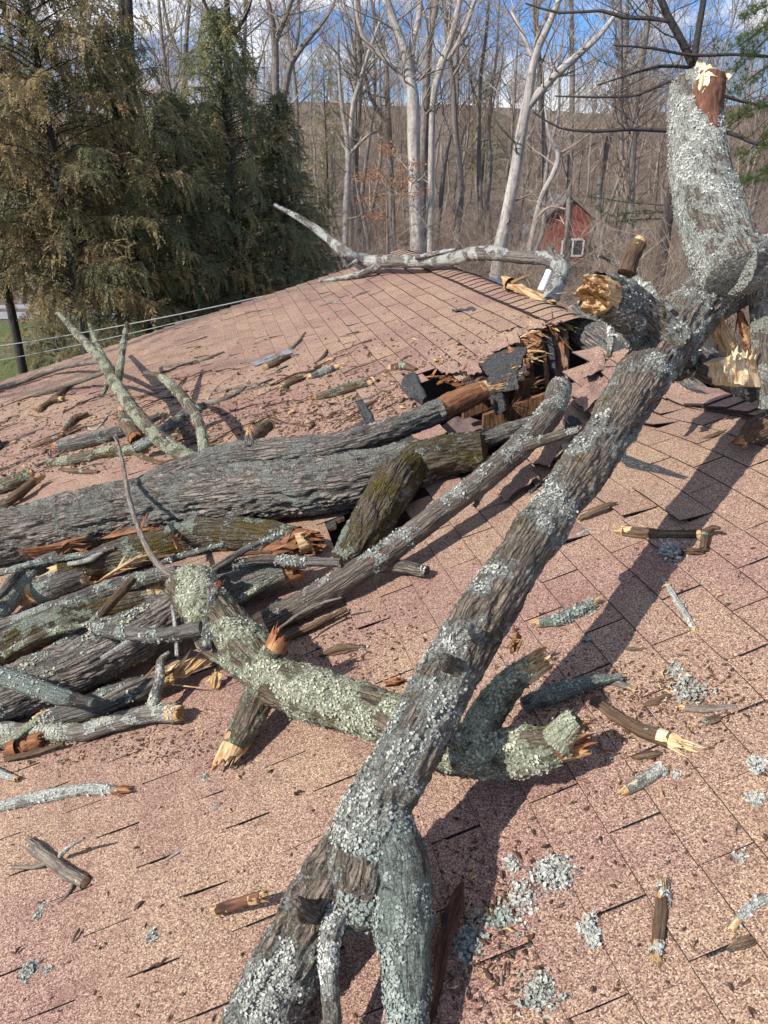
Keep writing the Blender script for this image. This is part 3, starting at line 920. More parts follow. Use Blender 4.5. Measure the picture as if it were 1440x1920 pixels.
D = lambda x: ('d', x)
# --- the great limb leaning across the picture
mb = MB()
PL, RL = place([(672, 1600, 124, .24), (692, 1550, 124, .265), (714, 1500, 120, .29), (757, 1428, 112, .32), (825, 1300, 116, .36), (878, 1200, 105, .40), (942, 1100, 97, .435), (1007, 1002, 91, .46), (1068, 915, 88, .485), (1122, 838, 90, .50), (1174, 756, 96, .53), (1216, 692, 97, .56), (1258, 634, 102, .59), (1312, 572, 104, .62), (1376, 515, 124, .66)])
t_main = tube(mb, PL, RL, 120, .0065, 11, .09, .095, 0, 50., (True, True))
PT, RT = place([(1382, 520, 118, D(2.45)), (1362, 480, 126, D(2.5)), (1332, 402, 116, D(2.58)), (1315, 339, 105, D(2.66)), (1306, 276, 97, D(2.72)), (1304, 214, 93, D(2.76)), (1305, 158, 86, D(2.78))])
t_top = tube(mb, PT, RT, 100, .0068, 12, .05, .05, 1, 50., (True, True))
PR, RR = place([(1370, 495, 110, D(2.45)), (1425, 492, 96, D(2.5)), (1500, 480, 92, D(2.55)), (1600, 455, 90, D(2.6))])
t_right = tube(mb, PR, RR, 64, .009, 13, .08, .05, 1, 50.)
PD, RD = place([(1440, 500, 70, D(2.5)), (1434, 590, 54, D(2.56)), (1438, 680, 50, D(2.62)), (1448, 760, 50, D(2.66))])
t_down = tube(mb, PD, RD, 48, .009, 14, .08, .05, 1, 50.)
# lower legs
PA, RA = place([(692, 1530, 104, .27), (640, 1630, 128, .20), (585, 1728, 126, .13), (530, 1825, 130, .085), (478, 1930, 124, .06), (420, 2060, 120, .05)])
PW, RW = place([(704, 1510, 118, .28), (694, 1580, 150, .235), (684, 1650, 150, .19), (672, 1705, 110, .16), (668, 1738, 50, .15)])
t_web = tube(mb, PW, RW, 90, .0068, 19, .12, .12, 0, 50.)
for kx, ky, kw in ((560, 1700, 36), (640, 1560, 30), (835, 1240, 34), (1010, 960, 28), (905, 1110, 26)):
    kp, kr = place([(kx + 14, ky + 10, kw * 1.3, .22 if ky > 1500 else .42), (kx, ky, kw, .27 if ky > 1500 else .46), (kx - 6, ky - 6, kw * .6, .29 if ky > 1500 else .48)])
    tube(mb, kp, kr, 22, .006, int(kx), .25, .15, 0, 50.)
t_leg1 = tube(mb, PA, RA, 110, .0065, 15, .12, .12, 0, 50.)
PB, RB = place([(712, 1520, 96, .28), (738, 1620, 128, .20), (754, 1720, 112, .15), (762, 1820, 92, .11), (762, 1920, 76, .08), (758, 2040, 70, .05)])
t_leg2 = tube(mb, PB, RB, 72, .008, 16, .09, .05, 2, 48.)
PS, RS = place([(645, 1690, 46, .19), (618, 1755, 36, .18), (617, 1830, 34, .15), (622, 1900, 34, .11), (626, 1990, 32, .08)])
t_leg3 = tube(mb, PS, RS, 32, .008, 17, .08, .05, 1, 50.)
# broken stub at the fork and the small twigs on it
PK, RK = place([(1258, 650, 90, D(2.42)), (1214, 614, 86, D(2.40)), (1184, 582, 82, D(2.36)), (1150, 562, 78, D(2.28)), (1122, 554, 76, D(2.21))])
t_stub = tube(mb, PK, RK, 72, .007, 18, .12, .14, 0, 46., (True, False))
for k, pts in enumerate([
        [(1195, 560, 40, .72), (1180, 510, 24, .80), (1150, 490, 10, .84), (1122, 479, 5, .88)],
        [(1180, 515, 16, .80), (1215, 540, 14, .78), (1258, 582, 15, .70)],
        [(1146, 600, 20, .62), (1146, 640, 14, .57), (1142, 668, 11, .53)],
        [(1163, 590, 30, .66), (1166, 625, 18, .60), (1190, 665, 10, .50)],
        [(870, 1180, 40, .50), (868, 1196, 30, .53)]]):
    p_, r_ = place(pts)
    q = tube(mb, p_, r_, 14, .009, 60 + k, .1, .06, 1)
    flakes(mb, q, 40, .007, 70 + k, 5)
flakes(mb, t_main, 9000, .0031, 21, 4, .30)
flakes(mb, t_top, 8500, .0032, 22, 5, .12)
flakes(mb, t_right, 3000, .0034, 23, 5, .15)
flakes(mb, t_down, 2200, .0034, 24, 5, .1)
flakes(mb, t_web, 2600, .0029, 29, 6, .15)
flakes(mb, t_leg1, 4200, .0029, 25, 4, .32)
flakes(mb, t_leg2, 6500, .003, 26, 6, .05)
flakes(mb, t_leg3, 2600, .0028, 27, 5, .0)
flakes(mb, t_stub, 1100, .0034, 28, 5, .2)
limb = mb.build('fallen_limb', [M['limb'], M['limb_top'], M['teal'], M['brown'], M['flake'], M['flake_w'], M['flake_t']], None, tuple(PL[0]))
tag(limb, 'great lichen-covered forked limb leaning across the roof with its snapped top standing upright', 'tree limb')
mb = MB(); broken_end(mb, t_stub, 1, .055, 5, 0); mb.build('broken_end', M['pale'], limb)
mb = MB()
# stripped heartwood down the right side of the upright top, and its torn crown
Qs, Rs = place([(1338, 330, 14, D(2.62)), (1330, 285, 36, D(2.655)), (1324, 235, 54, D(2.69)), (1324, 190, 62, D(2.71)), (1328, 150, 62, D(2.72))])
sw = tube(mb, Qs, Rs, 40, .008, 33, .10, .10, 0, 60., (True, False))
mb.build('stripped_wood', M['stripped'], limb)
mb = MB(); broken_end(mb, sw, 1, .045, 8, 0); 
p_, r_ = place([(1314, 174, 20, D(2.665)), (1316, 160, 34, D(2.67)), (1319, 142, 34, D(2.68)), (1322, 134, 24, D(2.69))])
tube(mb, p_, r_, 11, .006, 71, .2, .1, 0, 50., angular=True)
p_, r_ = place([(1350, 160, 12, D(2.69)), (1360, 146, 18, D(2.70)), (1364, 138, 12, D(2.71))])
tube(mb, p_, r_, 9, .006, 72, .2, .1, 0, 50., angular=True)
mb.build('broken_end', M['cream'], limb)
p_, r_ = place([(1175, 512, 34, D(2.5)), (1186, 480, 33, D(2.5)), (1199, 455, 26, D(2.5))])
mb = MB(); q = tube(mb, p_, r_, 20, .01, 35, .1, .08, 0, 40., (True, False)); ns = mb.build('broken_branch_stub', M['brown'], limb)
mb = MB(); broken_end(mb, q, 1, .015, 9); mb.build('broken_end', M['pale'], ns)
# split slabs under the fork
for k, (pts, mt) in enumerate([
        ([(1345, 590, 34, D(2.55)), (1362, 640, 42, D(2.58)), (1385, 690, 44, D(2.6))], 'pale'),
        ([(1385, 585, 26, D(2.6)), (1400, 630, 30, D(2.62)), (1418, 665, 24, D(2.64))], 'rot')]):
    p_, r_ = place(pts)
    mb = MB(); q = tube(mb, p_, r_, 9, .01, 40 + k, .12, .1, 0, 50., angular=True); shards(mb, 14, p_[0], p_[-1], (.1, 0, -.9), .12, .1, .008, 90 + k)
    mb.build('split_slab', M[mt], limb)
mb = MB()
sheet(mb, [at(1352, 676, 2.52), at(1398, 662, 2.56), at(1402, 722, 2.60), at(1364, 716, 2.54)], .07, 0, 0, 4, .012, 44)
sheet(mb, [at(1398, 668, 2.57), at(1470, 664, 2.66), at(1470, 726, 2.68), at(1400, 724, 2.60)], .07, 0, 0, 4, .012, 45)
shards(mb, 14, at(1362, 680, 2.54), at(1420, 672, 2.58), (.05, 0, 1), .05, .3, .008, 46)
mb.build('split_block', M['cream'], limb)
p_, r_ = place([(1245, 690, 60, .35), (1300, 675, 60, .30), (1360, 700, 56, .25), (1420, 730, 50, .2)])
mb = MB(); q = tube(mb, p_, r_, 30, .012, 46, .1, .08, 0, 30.); flakes(mb, q, 300, .01, 46, 1)
o = mb.build('log', [M['grey'], M['flake_w']], None, tuple(p_[0])); tag(o, 'grey lichen log lying along the ridge under the fork of the great limb', 'log')

# --- the green-lichen cross limb passing under the great limb
log('crossing_limb', 'tree limb', 'yellow-green lichen-crusted crooked limb lying under the great limb with a stub pointing at the viewer', 'cross',
    [(350, 1095, 80, .26), (390, 1140, 98, .24), (440, 1205, 106, .20), (520, 1272, 102, .16), (620, 1312, 98, .13), (720, 1345, 96, .11), (800, 1385, 92, .11), (880, 1408, 90, .11), (970, 1410, 84, .12), (1066, 1390, 70, .13)],
    kids=[[(500, 1275, 66, .15), (475, 1330, 56, .10), (440, 1400, 52, .055)],
          [(895, 1400, 90, .12), (918, 1335, 62, .16), (955, 1282, 56, .20), (1000, 1250, 48, .23)],
          [(1040, 1395, 60, .14), (1068, 1362, 46, .17), (1082, 1350, 40, .18)],
          [(505, 1245, 60, .20), (518, 1215, 46, .24)]],
    kid_ends=['pale', 'pale', None, 'rot'], ends=(None, 'jag'), endmat=('pale', 'rot'), endlen=.05, fl=3600, flm='flake_g', fsz=.0034, seg=80, step=.008, lump=.17, fur=.09, thr=.1, ff=48.)
# --- red peeling log out of the hole
log('log', 'log', 'long slim log peeling to red wood, running from the hole down the roof', 'redlog',
    [(1050, 728, 44, .16), (1034, 772, 46, .17), (990, 822, 48, .17), (920, 888, 46, .16), (820, 965, 44, .14), (720, 1040, 46, .11), (610, 1110, 52, .08), (500, 1165, 50, .06)],
    kids=[[(975, 840, 22, .18), (1030, 822, 20, .20), (1085, 806, 13, .22)], [(915, 905, 14, .12), (890, 950, 8, .07)], [(705, 1060, 30, .07), (750, 1062, 26, .05), (800, 1072, 22, .04)]],
    ends=('jag', None), endmat=('brown', 'pale'), endlen=.05, fl=900, flm='flake', seg=52, step=.010, fur=.04, lump=.06)
# --- the big trunk
log('tree_trunk', 'log', 'thick grey furrowed trunk lying across the roof into the hole', 'trunk',
    [(-260, 1066, 96, .14), (-60, 1020, 98, .15), (150, 976, 104, .16), (300, 946, 110, .17), (450, 926, 112, .17), (600, 910, 102, .15), (740, 882, 88, .12), (850, 852, 72, .08), (905, 844, 62, .06)],
    ends=(None, 'jag'), endmat=('pale', 'dark' if 'dark' in M else 'rot'), endlen=.02, fl=0, flm='flake', fsz=.0036, seg=150, step=.010, fur=.10, lump=.06, ff=42., thr=.3)
log('mossy_fork', 'log', 'moss-covered forked piece coming down from the thick trunk', 'mossy',
    [(790, 850, 66, .12), (748, 895, 84, .13), (710, 955, 82, .11), (672, 1020, 72, .08), (645, 1055, 54, .05)],
    kids=[[(770, 866, 70, .13), (840, 850, 74, .12), (903, 842, 70, .10)]], kid_ends=[None], fl=0, seg=60, step=.010, fur=.10, lump=.10, thr=.3, ff=46.)
log('log', 'log', 'slender barked log with a stripped orange broken end lying along the thick trunk', 'trunk',
    [(250, 918, 34, .26), (330, 885, 44, .28), (420, 860, 52, .28), (520, 848, 54, .27), (620, 838, 52, .25), (710, 814, 48, .22), (800, 780, 44, .18), (828, 770, 43, .17)],
    kids=[[(470, 842, 26, .32), (468, 820, 18, .36)]], kid_ends=['rot'],
    fl=0, seg=80, step=.010, fur=.11, lump=.07, ff=46., thr=.3)
p_, r_ = place([(815, 774, 42, .175), (860, 752, 45, .155), (905, 733, 38, .135)])
mb = MB(); sw = tube(mb, p_, r_, 40, .01, 44, .05, .04, 0, 60., (True, False))
lg = bpy.data.objects[-1] if False else None
o = mb.build('stripped_log_end', M['orange'], None, tuple(p_[0]))
up = [q for q in COL.objects if q.get('label', '').startswith('slender barked log with a stripped')][0]
o.parent = up; o.location = Vector(p_[0]) - Vector(up['_o'])
mb = MB(); shards(mb, 26, p_[-1] + np.array([0, 0, .02]), p_[-1] - np.array([0, 0, .02]), (.85, .32, .05), .13, .12, .012, 77); broken_end(mb, sw, 1, .03, 13)
o2 = mb.build('broken_end', M['pale'], None, tuple(p_[0])); o2.parent = o; o2.location = (0, 0, 0)
log('log', 'log', 'dark grey log going down into the hole beside the sawn mossy end', 'trunk',
    [(690, 905, 40, -.02), (800, 862, 38, -.06), (900, 826, 36, -.10), (985, 800, 34, -.14), (1060, 780, 30, -.20)], fl=0, seg=40, fur=.08, ff=24.)
log('log', 'log', 'dark weathered log lying in shade behind the broken ridge', 'trunk',
    [(1078, 596, 66, D(4.85)), (1130, 635, 80, D(4.7)), (1190, 676, 86, D(4.5)), (1262, 735, 88, D(4.2)), (1330, 800, 90, D(3.9))], fl=0, seg=60, fur=.08, ff=22.)
# --- logs heaped at the left
log('log', 'log', 'brown mossy log under the thick trunk with an orange splintered end', 'mossy',
    [(120, 1070, 44, .10), (250, 1035, 60, .10), (370, 1005, 66, .09), (480, 1002, 60, .07), (560, 1015, 52, .06)], ends=(None, 'jag'), endmat=('pale', 'orange'), endlen=.10, fl=0, seg=56, fur=.07, lump=.07, thr=.3)
log('log', 'log', 'grey log with a red rotten broken end beside the peeling log', 'trunk',
    [(330, 1135, 56, .08), (410, 1110, 68, .10), (480, 1085, 66, .10), (535, 1068, 56, .10)], ends=(None, 'jag'), endmat=('pale', 'rot'), endlen=.07, fl=0, seg=52, fur=.06)
log('branch', 'branch', 'pale lichen branch bridging from the crooked limb to the peeling log', 'grey',
    [(370, 1080, 16, .24), (430, 1062, 18, .22), (500, 1050, 19, .19), (570, 1053, 19, .17), (640, 1055, 16, .16)], kids=[[(400, 1070, 16, .24), (460, 1030, 13, .26), (530, 1000, 9, .28)]], fl=260, seg=20)
log('branch', 'branch', 'smooth grey branch running along the heap below the brown mossy log', 'grey',
    [(-40, 1190, 32, .07), (80, 1150, 32, .10), (190, 1108, 30, .13), (290, 1080, 28, .15), (375, 1070, 22, .17)], fl=240, seg=28, fur=.03)
log('log', 'log', 'dark mossy log between the grey branch and the thick lichen log', 'mossy',
    [(-60, 1255, 60, .05), (60, 1190, 68, .06), (170, 1140, 64, .06), (300, 1105, 58, .05)], fl=0, seg=52, fur=.06)
log('log', 'log', 'thick lichen-covered log at the left edge, fattest of the lower heap', 'trunk',
    [(-200, 1370, 96, .10), (-40, 1318, 100, .11), (90, 1270, 100, .12), (200, 1222, 94, .13), (300, 1165, 86, .15), (370, 1112, 80, .19)], fl=1700, flm='flake_g', seg=110, step=.010, fur=.10, lump=.08, thr=.1, ff=46.)
log('branch', 'branch', 'pale green lichen branch with a hollow broken end in front of the heap', 'white',
    [(-60, 1362, 28, .03), (60, 1370, 30, .035), (150, 1372, 32, .04), (230, 1350, 34, .05), (285, 1338, 34, .05), (332, 1338, 34, .05)],
    kids=[[(285, 1330, 24, .06), (298, 1280, 20, .11), (302, 1240, 17, .15), (318, 1222, 7, .17)]], ends=(None, 'jag'), endlen=.02, fl=800, flm='flake_g', fsz=.0036, seg=26, thr=-.1)
log('branch', 'branch', 'bare grey lichen branch crossing the thick lichen log', 'teal',
    [(-40, 1255, 34, .24), (40, 1280, 36, .24), (110, 1305, 34, .22), (175, 1318, 18, .18)], fl=200, seg=22)
log('branch', 'branch', 'grey branch with a pale cut end pointing left over the heap', 'grey',
    [(178, 1178, 24, .28), (240, 1188, 27, .28), (310, 1190, 27, .28), (380, 1178, 30, .28)], ends=('jag', None), endlen=.015, fl=200, seg=22)
log('log', 'log', 'small grey log between the thick lichen log and the pale green branch', 'grey',
    [(90, 1350, 40, .05), (170, 1325, 48, .06), (250, 1295, 44, .07), (300, 1275, 30, .08)], fl=150, seg=30)
log('split_wood', 'split wood', 'long pale freshly split slab at the foot of the thick lichen log', 'pale',
    [(230, 1322, 20, .04), (300, 1275, 30, .06), (360, 1245, 38, .07), (402, 1228, 26, .08)], seg=16, fur=.2, lump=.2)
log('split_wood', 'split wood', 'orange split block at the bottom-left of the heap', 'orange', [(20, 1405, 34, .03), (75, 1388, 34, .03)], ends=('jag', 'jag'), endmat=('orange', 'orange'), endlen=.02, seg=18, fur=.15)
log('branch', 'branch', 'brown bare pole leaning across the heap', 'brown', [(150, 1195, 18, .10), (200, 1140, 18, .16), (250, 1085, 17, .20)], seg=16)
log('branch', 'branch', 'thin dark vine arching up out of the heap', 'bare',
    [(218, 815, 5, .44), (230, 870, 7, .40), (245, 945, 9, .36), (270, 1015, 11, .31), (300, 1062, 13, .28), (340, 1082, 13, .26), (380, 1085, 12, .25)], kids=[[(222, 835, 5, .43), (214, 818, 4, .45)]], seg=10, step=.02, lump=.05)
log('branch', 'branch', 'short forked grey branch standing on the end of the crooked limb', 'grey',
    [(362, 1072, 20, .27), (385, 1100, 22, .30), (398, 1120, 22, .31), (392, 1170, 22, .29), (388, 1215, 20, .26)], kids=[[(396, 1122, 15, .31), (408, 1100, 13, .34)]], kid_ends=['orange'], fl=120, seg=18)
log('stick', 'stick', 'thin upright twig with pale bark beside the thick lichen log', 'white', [(322, 1135, 6, .32), (328, 1170, 8, .28), (332, 1230, 8, .22)], seg=8)
log('branch', 'branch', 'knobbly grey branch at the far left of the heap', 'grey', [(-10, 1160, 34, .08), (30, 1110, 40, .10), (80, 1065, 44, .10), (110, 1050, 36, .09)], fl=200, seg=24)
log('log', 'log', 'short mossy log with a broken knot left of the grey branch', 'grey', [(60, 1115, 50, .05), (120, 1090, 54, .06), (165, 1075, 42, .06)], fl=160, seg=28)
log('split_wood', 'split wood', 'pale split strip lying on the smooth grey branch', 'pale', [(185, 1090, 10, .20), (230, 1062, 14, .21), (275, 1035, 10, .21)], seg=10, lump=.3)
log('split_wood', 'split wood', 'orange wood shard standing against the brown mossy log', 'orange', [(322, 995, 12, .18), (328, 1012, 14, .16), (332, 1030, 8, .14)], seg=10)
log('split_wood', 'split wood', 'pinkish split chunk between the mossy log and the pale lichen branch', 'orange', [(470, 1045, 30, .12), (530, 1030, 50, .12), (572, 1015, 40, .12)], ends=(None, 'jag'), endlen=.02, seg=16, fur=.15, lump=.15)
log('bark_piece', 'bark', 'orange bark slab on the underside of the thick trunk', 'orange', [(20, 1033, 26, .10), (70, 1030, 34, .11), (125, 1022, 22, .12)], seg=14, lump=.2)

for k, (lab, mat, pts) in enumerate([
    ('thin grey branch lying along the foot of the thick trunk', 'grey', [(0, 1075, 12, .16), (80, 1052, 14, .18), (160, 1040, 10, .18), (215, 1028, 7, .17)]),
    ('pale lichen twig with a curl under the thick trunk', 'whitefar', [(130, 1058, 10, .15), (165, 1050, 11, .16), (190, 1036, 9, .17), (200, 1028, 5, .18)]),
    ('dark crooked branch at the left edge below the thick trunk', 'grey', [(-20, 1130, 16, .16), (10, 1105, 17, .18), (30, 1075, 15, .17), (55, 1060, 8, .16)]),
    ('lichen branch crossing the dark mossy log', 'cross', [(10, 1230, 16, .17), (60, 1200, 18, .19), (120, 1180, 16, .19), (170, 1170, 9, .18)]),
    ('dark branch in the gap above the thick lichen log', 'grey', [(100, 1215, 14, .13), (170, 1175, 15, .15), (240, 1150, 12, .16), (300, 1130, 8, .15)]),
    ('slim grey branch lying on the face of the thick lichen log', 'whitefar', [(190, 1235, 10, .25), (240, 1205, 12, .26), (300, 1170, 9, .27)]),
    ('pale bare stick lying along the top of the small grey log', 'bare', [(190, 1312, 8, .12), (235, 1288, 9, .13), (275, 1270, 7, .12)]),
    ('brown stick below the brown mossy log', 'brown', [(215, 1070, 10, .17), (270, 1052, 11, .17), (330, 1040, 7, .16)]),
    ('grey stick bridging the brown mossy log and the grey red-ended log', 'grey', [(290, 1060, 10, .17), (350, 1040, 12, .19), (420, 1020, 8, .19)]),
    ('lichen stick at the bottom of the heap left of the pale green branch', 'cross', [(-20, 1400, 18, .03), (25, 1385, 20, .05), (70, 1352, 18, .07), (100, 1335, 10, .08)]),
    ('dark stick in front of the orange split block', 'brown', [(10, 1425, 9, .02), (60, 1412, 11, .03), (120, 1395, 8, .03)]),
    ('brown root-like twig under the splintered mossy log end', 'brown', [(395, 1065, 8, .16), (450, 1040, 9, .17), (510, 1035, 6, .16)]),
    ('small lichen branch leaning on the grey red-ended log', 'cross', [(440, 1130, 12, .16), (480, 1105, 13, .18), (520, 1080, 8, .19)]),
    ('thin stick laid over the peeling log near its lower end', 'bare', [(520, 1180, 6, .13), (580, 1140, 7, .14), (640, 1120, 4, .14)]),
    ('bark-covered stick beside the lower end of the peeling log', 'brown', [(530, 1200, 12, .02), (590, 1172, 14, .03), (650, 1142, 9, .03)]),
]):
    log('branch', 'branch', lab, mat, pts, seg=14, step=.014, fl=50 if mat in ('cross', 'grey') else 0, lump=.2)
for k, (lab, pts, mat) in enumerate([
    ('curled bark slab hanging from the near side of the thick trunk', [(190, 1010, 16, .16), (240, 998, 24, .17), (290, 990, 14, .17)], 'orange'),
    ('red bark scrap under the left end of the thick trunk', [(95, 1048, 12, .12), (130, 1042, 18, .13), (160, 1034, 10, .13)], 'rot'),
    ('torn bark flake on the top of the thick trunk', [(395, 888, 10, .30), (415, 882, 16, .31), (435, 880, 8, .30)], 'brown'),
    ('brown bark scrap lying between the peeling log and the crooked limb', [(545, 1190, 12, None), (572, 1180, 18, None), (600, 1168, 10, None)], 'brown'),
    ('rotten scrap at the foot of the splintered mossy log', [(520, 1062, 12, .12), (545, 1056, 20, .12), (570, 1050, 12, .11)], 'rot'),
]):
    log('bark_piece', 'bark', lab, mat, pts, seg=12)

# --- standing and lying branches at the middle left
log('branch', 'branch', 'tall lichen branch leaning up over the far edge of the roof with side twigs', 'cross',
    [(110, 588, 7, .62), (150, 632, 14, .56), (190, 675, 19, .50), (218, 722, 22, .45), (255, 775, 26, .38), (300, 822, 28, .32), (350, 856, 30, .27), (400, 870, 32, .25)],
    kids=[[(208, 695, 14, .47), (186, 655, 11, .52), (168, 610, 6, .58)], [(222, 712, 15, .46), (228, 672, 12, .52), (232, 640, 11, .56), (238, 606, 7, .60)], [(205, 705, 9, .45), (198, 728, 9, .40), (191, 742, 7, .38)]],
    fl=1300, flm='flake_g', fsz=.0036, seg=32, thr=-.1)
log('branch', 'branch', 'short curved lichen branch with a stripped tip beside the tall leaning branch', 'cross',
    [(272, 698, 6, .40), (300, 706, 12, .40), (332, 732, 19, .38), (358, 765, 19, .34), (375, 800, 19, .30), (386, 862, 22, .26)], fl=500, flm='flake_g', seg=28, thr=-.1)
log('log', 'log', 'pale lichen log lying left of the leaning branches', 'cross', [(92, 868, 15, None), (140, 862, 21, None), (200, 848, 22, None), (268, 844, 19, None)], ends=('jag', None), endlen=.02, fl=420, flm='flake_g', seg=28, thr=-.1)
log('log', 'log', 'grey split log just behind the pale lichen log', 'grey', [(112, 838, 22, None), (170, 826, 25, None), (240, 806, 22, None), (300, 780, 14, None)], ends=('jag', None), endmat=('rot', 'pale'), endlen=.04, seg=26, fl=60)
log('log', 'log', 'broken stump with an orange end facing the viewer', 'brown', [(228, 772, 12, .14), (240, 795, 26, .11), (256, 822, 30, .07)], ends=(None, 'jag'), endmat=('pale', 'orange'), endlen=.05, seg=22, fl=40)
log('branch', 'branch', 'thin lichen branch running under the leaning branch to the right', 'grey', [(255, 840, 22, .10), (300, 815, 24, .14), (350, 775, 20, .16), (385, 760, 14, .17)], fl=120, seg=18)
log('branch', 'branch', 'long thin grey branch trailing off the left edge of the roof', 'bare', [(-60, 745, 9, .04), (40, 715, 10, .05), (110, 690, 10, .08), (180, 678, 10, .20), (205, 682, 9, .42)], seg=10, step=.03)
log('branch', 'branch', 'thin twig lying below the long trailing branch', 'bare', [(60, 742, 6, .03), (130, 722, 8, .06), (190, 700, 9, .2), (212, 690, 8, .44)], seg=8, step=.03)
log('stick', 'stick', 'brown broken stick with a pale crotch on the far left of the roof', 'brown', [(74, 768, 12, None), (100, 750, 13, None), (125, 728, 11, None), (135, 720, 7, None)], kids=[[(100, 748, 14, .05), (115, 748, 10, .04)]], kid_ends=['pale'], seg=16)
log('stick', 'stick', 'stubby knotted stick lying above the grey split log', 'brown', [(118, 812, 11, None), (135, 790, 14, None), (150, 778, 12, None)], kids=[[(140, 785, 10, .04), (165, 775, 8, .03)]], ends=('jag', None), endlen=.02, seg=16, fl=30)
log('log', 'log', 'lichen log pointing up from the left edge above the trunk', 'cross', [(-40, 925, 24, .05), (20, 905, 26, .06), (60, 890, 24, .06)], ends=(None, 'jag'), endmat=('pale', 'rot'), fl=220, flm='flake_g', seg=26, endlen=.02)
log('stick', 'stick', 'brown stick lying against the lichen log at the left edge', 'brown', [(-20, 960, 18, .04), (30, 930, 20, .06), (68, 900, 16, .07)], seg=14)
log('stick', 'stick', 'dark tilted chunk at the very left edge of the roof', 'grey', [(-25, 840, 40, .05), (-6, 825, 34, .08)], seg=18, fl=20)
log('stick', 'stick', 'short wood stub standing on top of the slender barked log', 'brown', [(470, 830, 16, .32), (490, 808, 26, .22), (505, 797, 22, .18)], seg=16)

# --- far part of the roof
log('branch', 'branch', 'whitish lichen branch lying over the far ridge, its thin end in the air', 'whitefar',
    [(515, 384, 6, D(8.2)), (560, 408, 11, D(8.0)), (605, 438, 16, D(7.8)), (650, 475, 19, D(7.5)), (690, 488, 22, .16), (760, 490, 24, .14), (840, 486, 25, .13), (905, 474, 26, D(6.0)), (975, 482, 24, D(5.7)), (1030, 486, 26, D(5.5)), (1052, 505, 30, D(5.4)), (1042, 535, 32, D(5.3)), (1028, 568, 28, D(5.2))],
    kids=[[(1042, 492, 18, D(5.45)), (1036, 474, 15, D(5.45)), (1030, 462, 11, D(5.45))], [(720, 494, 14, .12), (680, 512, 12, .06), (640, 522, 9, .03), (600, 527, 6, .02)], [(780, 484, 9, .18), (820, 474, 8, .2), (856, 467, 5, .22)], [(655, 482, 10, D(7.45)), (640, 480, 7, D(7.4))], [(668, 490, 8, D(7.3)), (652, 500, 5, D(7.25))]],
    fl=900, flm='flake_w', fsz=.0036, seg=24, step=.02, thr=-.1)
log('broken_log', 'log', 'pale splintered log end showing over the far ridge beside the white pipe', 'pale', [(952, 532, 26, D(5.5)), (985, 545, 36, D(5.35)), (1022, 562, 40, D(5.2))], ends=('jag', None), endlen=.06, seg=20, lump=.18, fur=.12)
p_, r_ = place([(1014, 545, 13, D(5.1)), (1030, 508, 13, D(5.1))])
mb = MB(); tube(mb, p_, r_, 20, .03, 3, 0, 0, 0, 10.)
mb.add([p_[1]], np.zeros((0, 3), int))
o = mb.build('vent_pipe', plain_mat('white_plastic_pipe', (.8, .8, .8), .03, 5, .4), None, tuple(p_[0])); tag(o, 'white plastic vent pipe tilted against the white lichen branch behind the ridge', 'pipe')
mb = MB(); a = at(918, 522, 7.2); sheet(mb, [at(915, 536, 6.4), at(955, 548, 6.2), at(948, 532, 6.9), at(920, 519, 7.1)], .02, 0, 0, 3, .004, 4)
o = mb.build('metal_panel', plain_mat('blue_grey_metal', (.10, .14, .20), .2, 5, .35), None); tag(o, 'blue-grey metal panel poking over the far ridge by the white branch', 'panel')

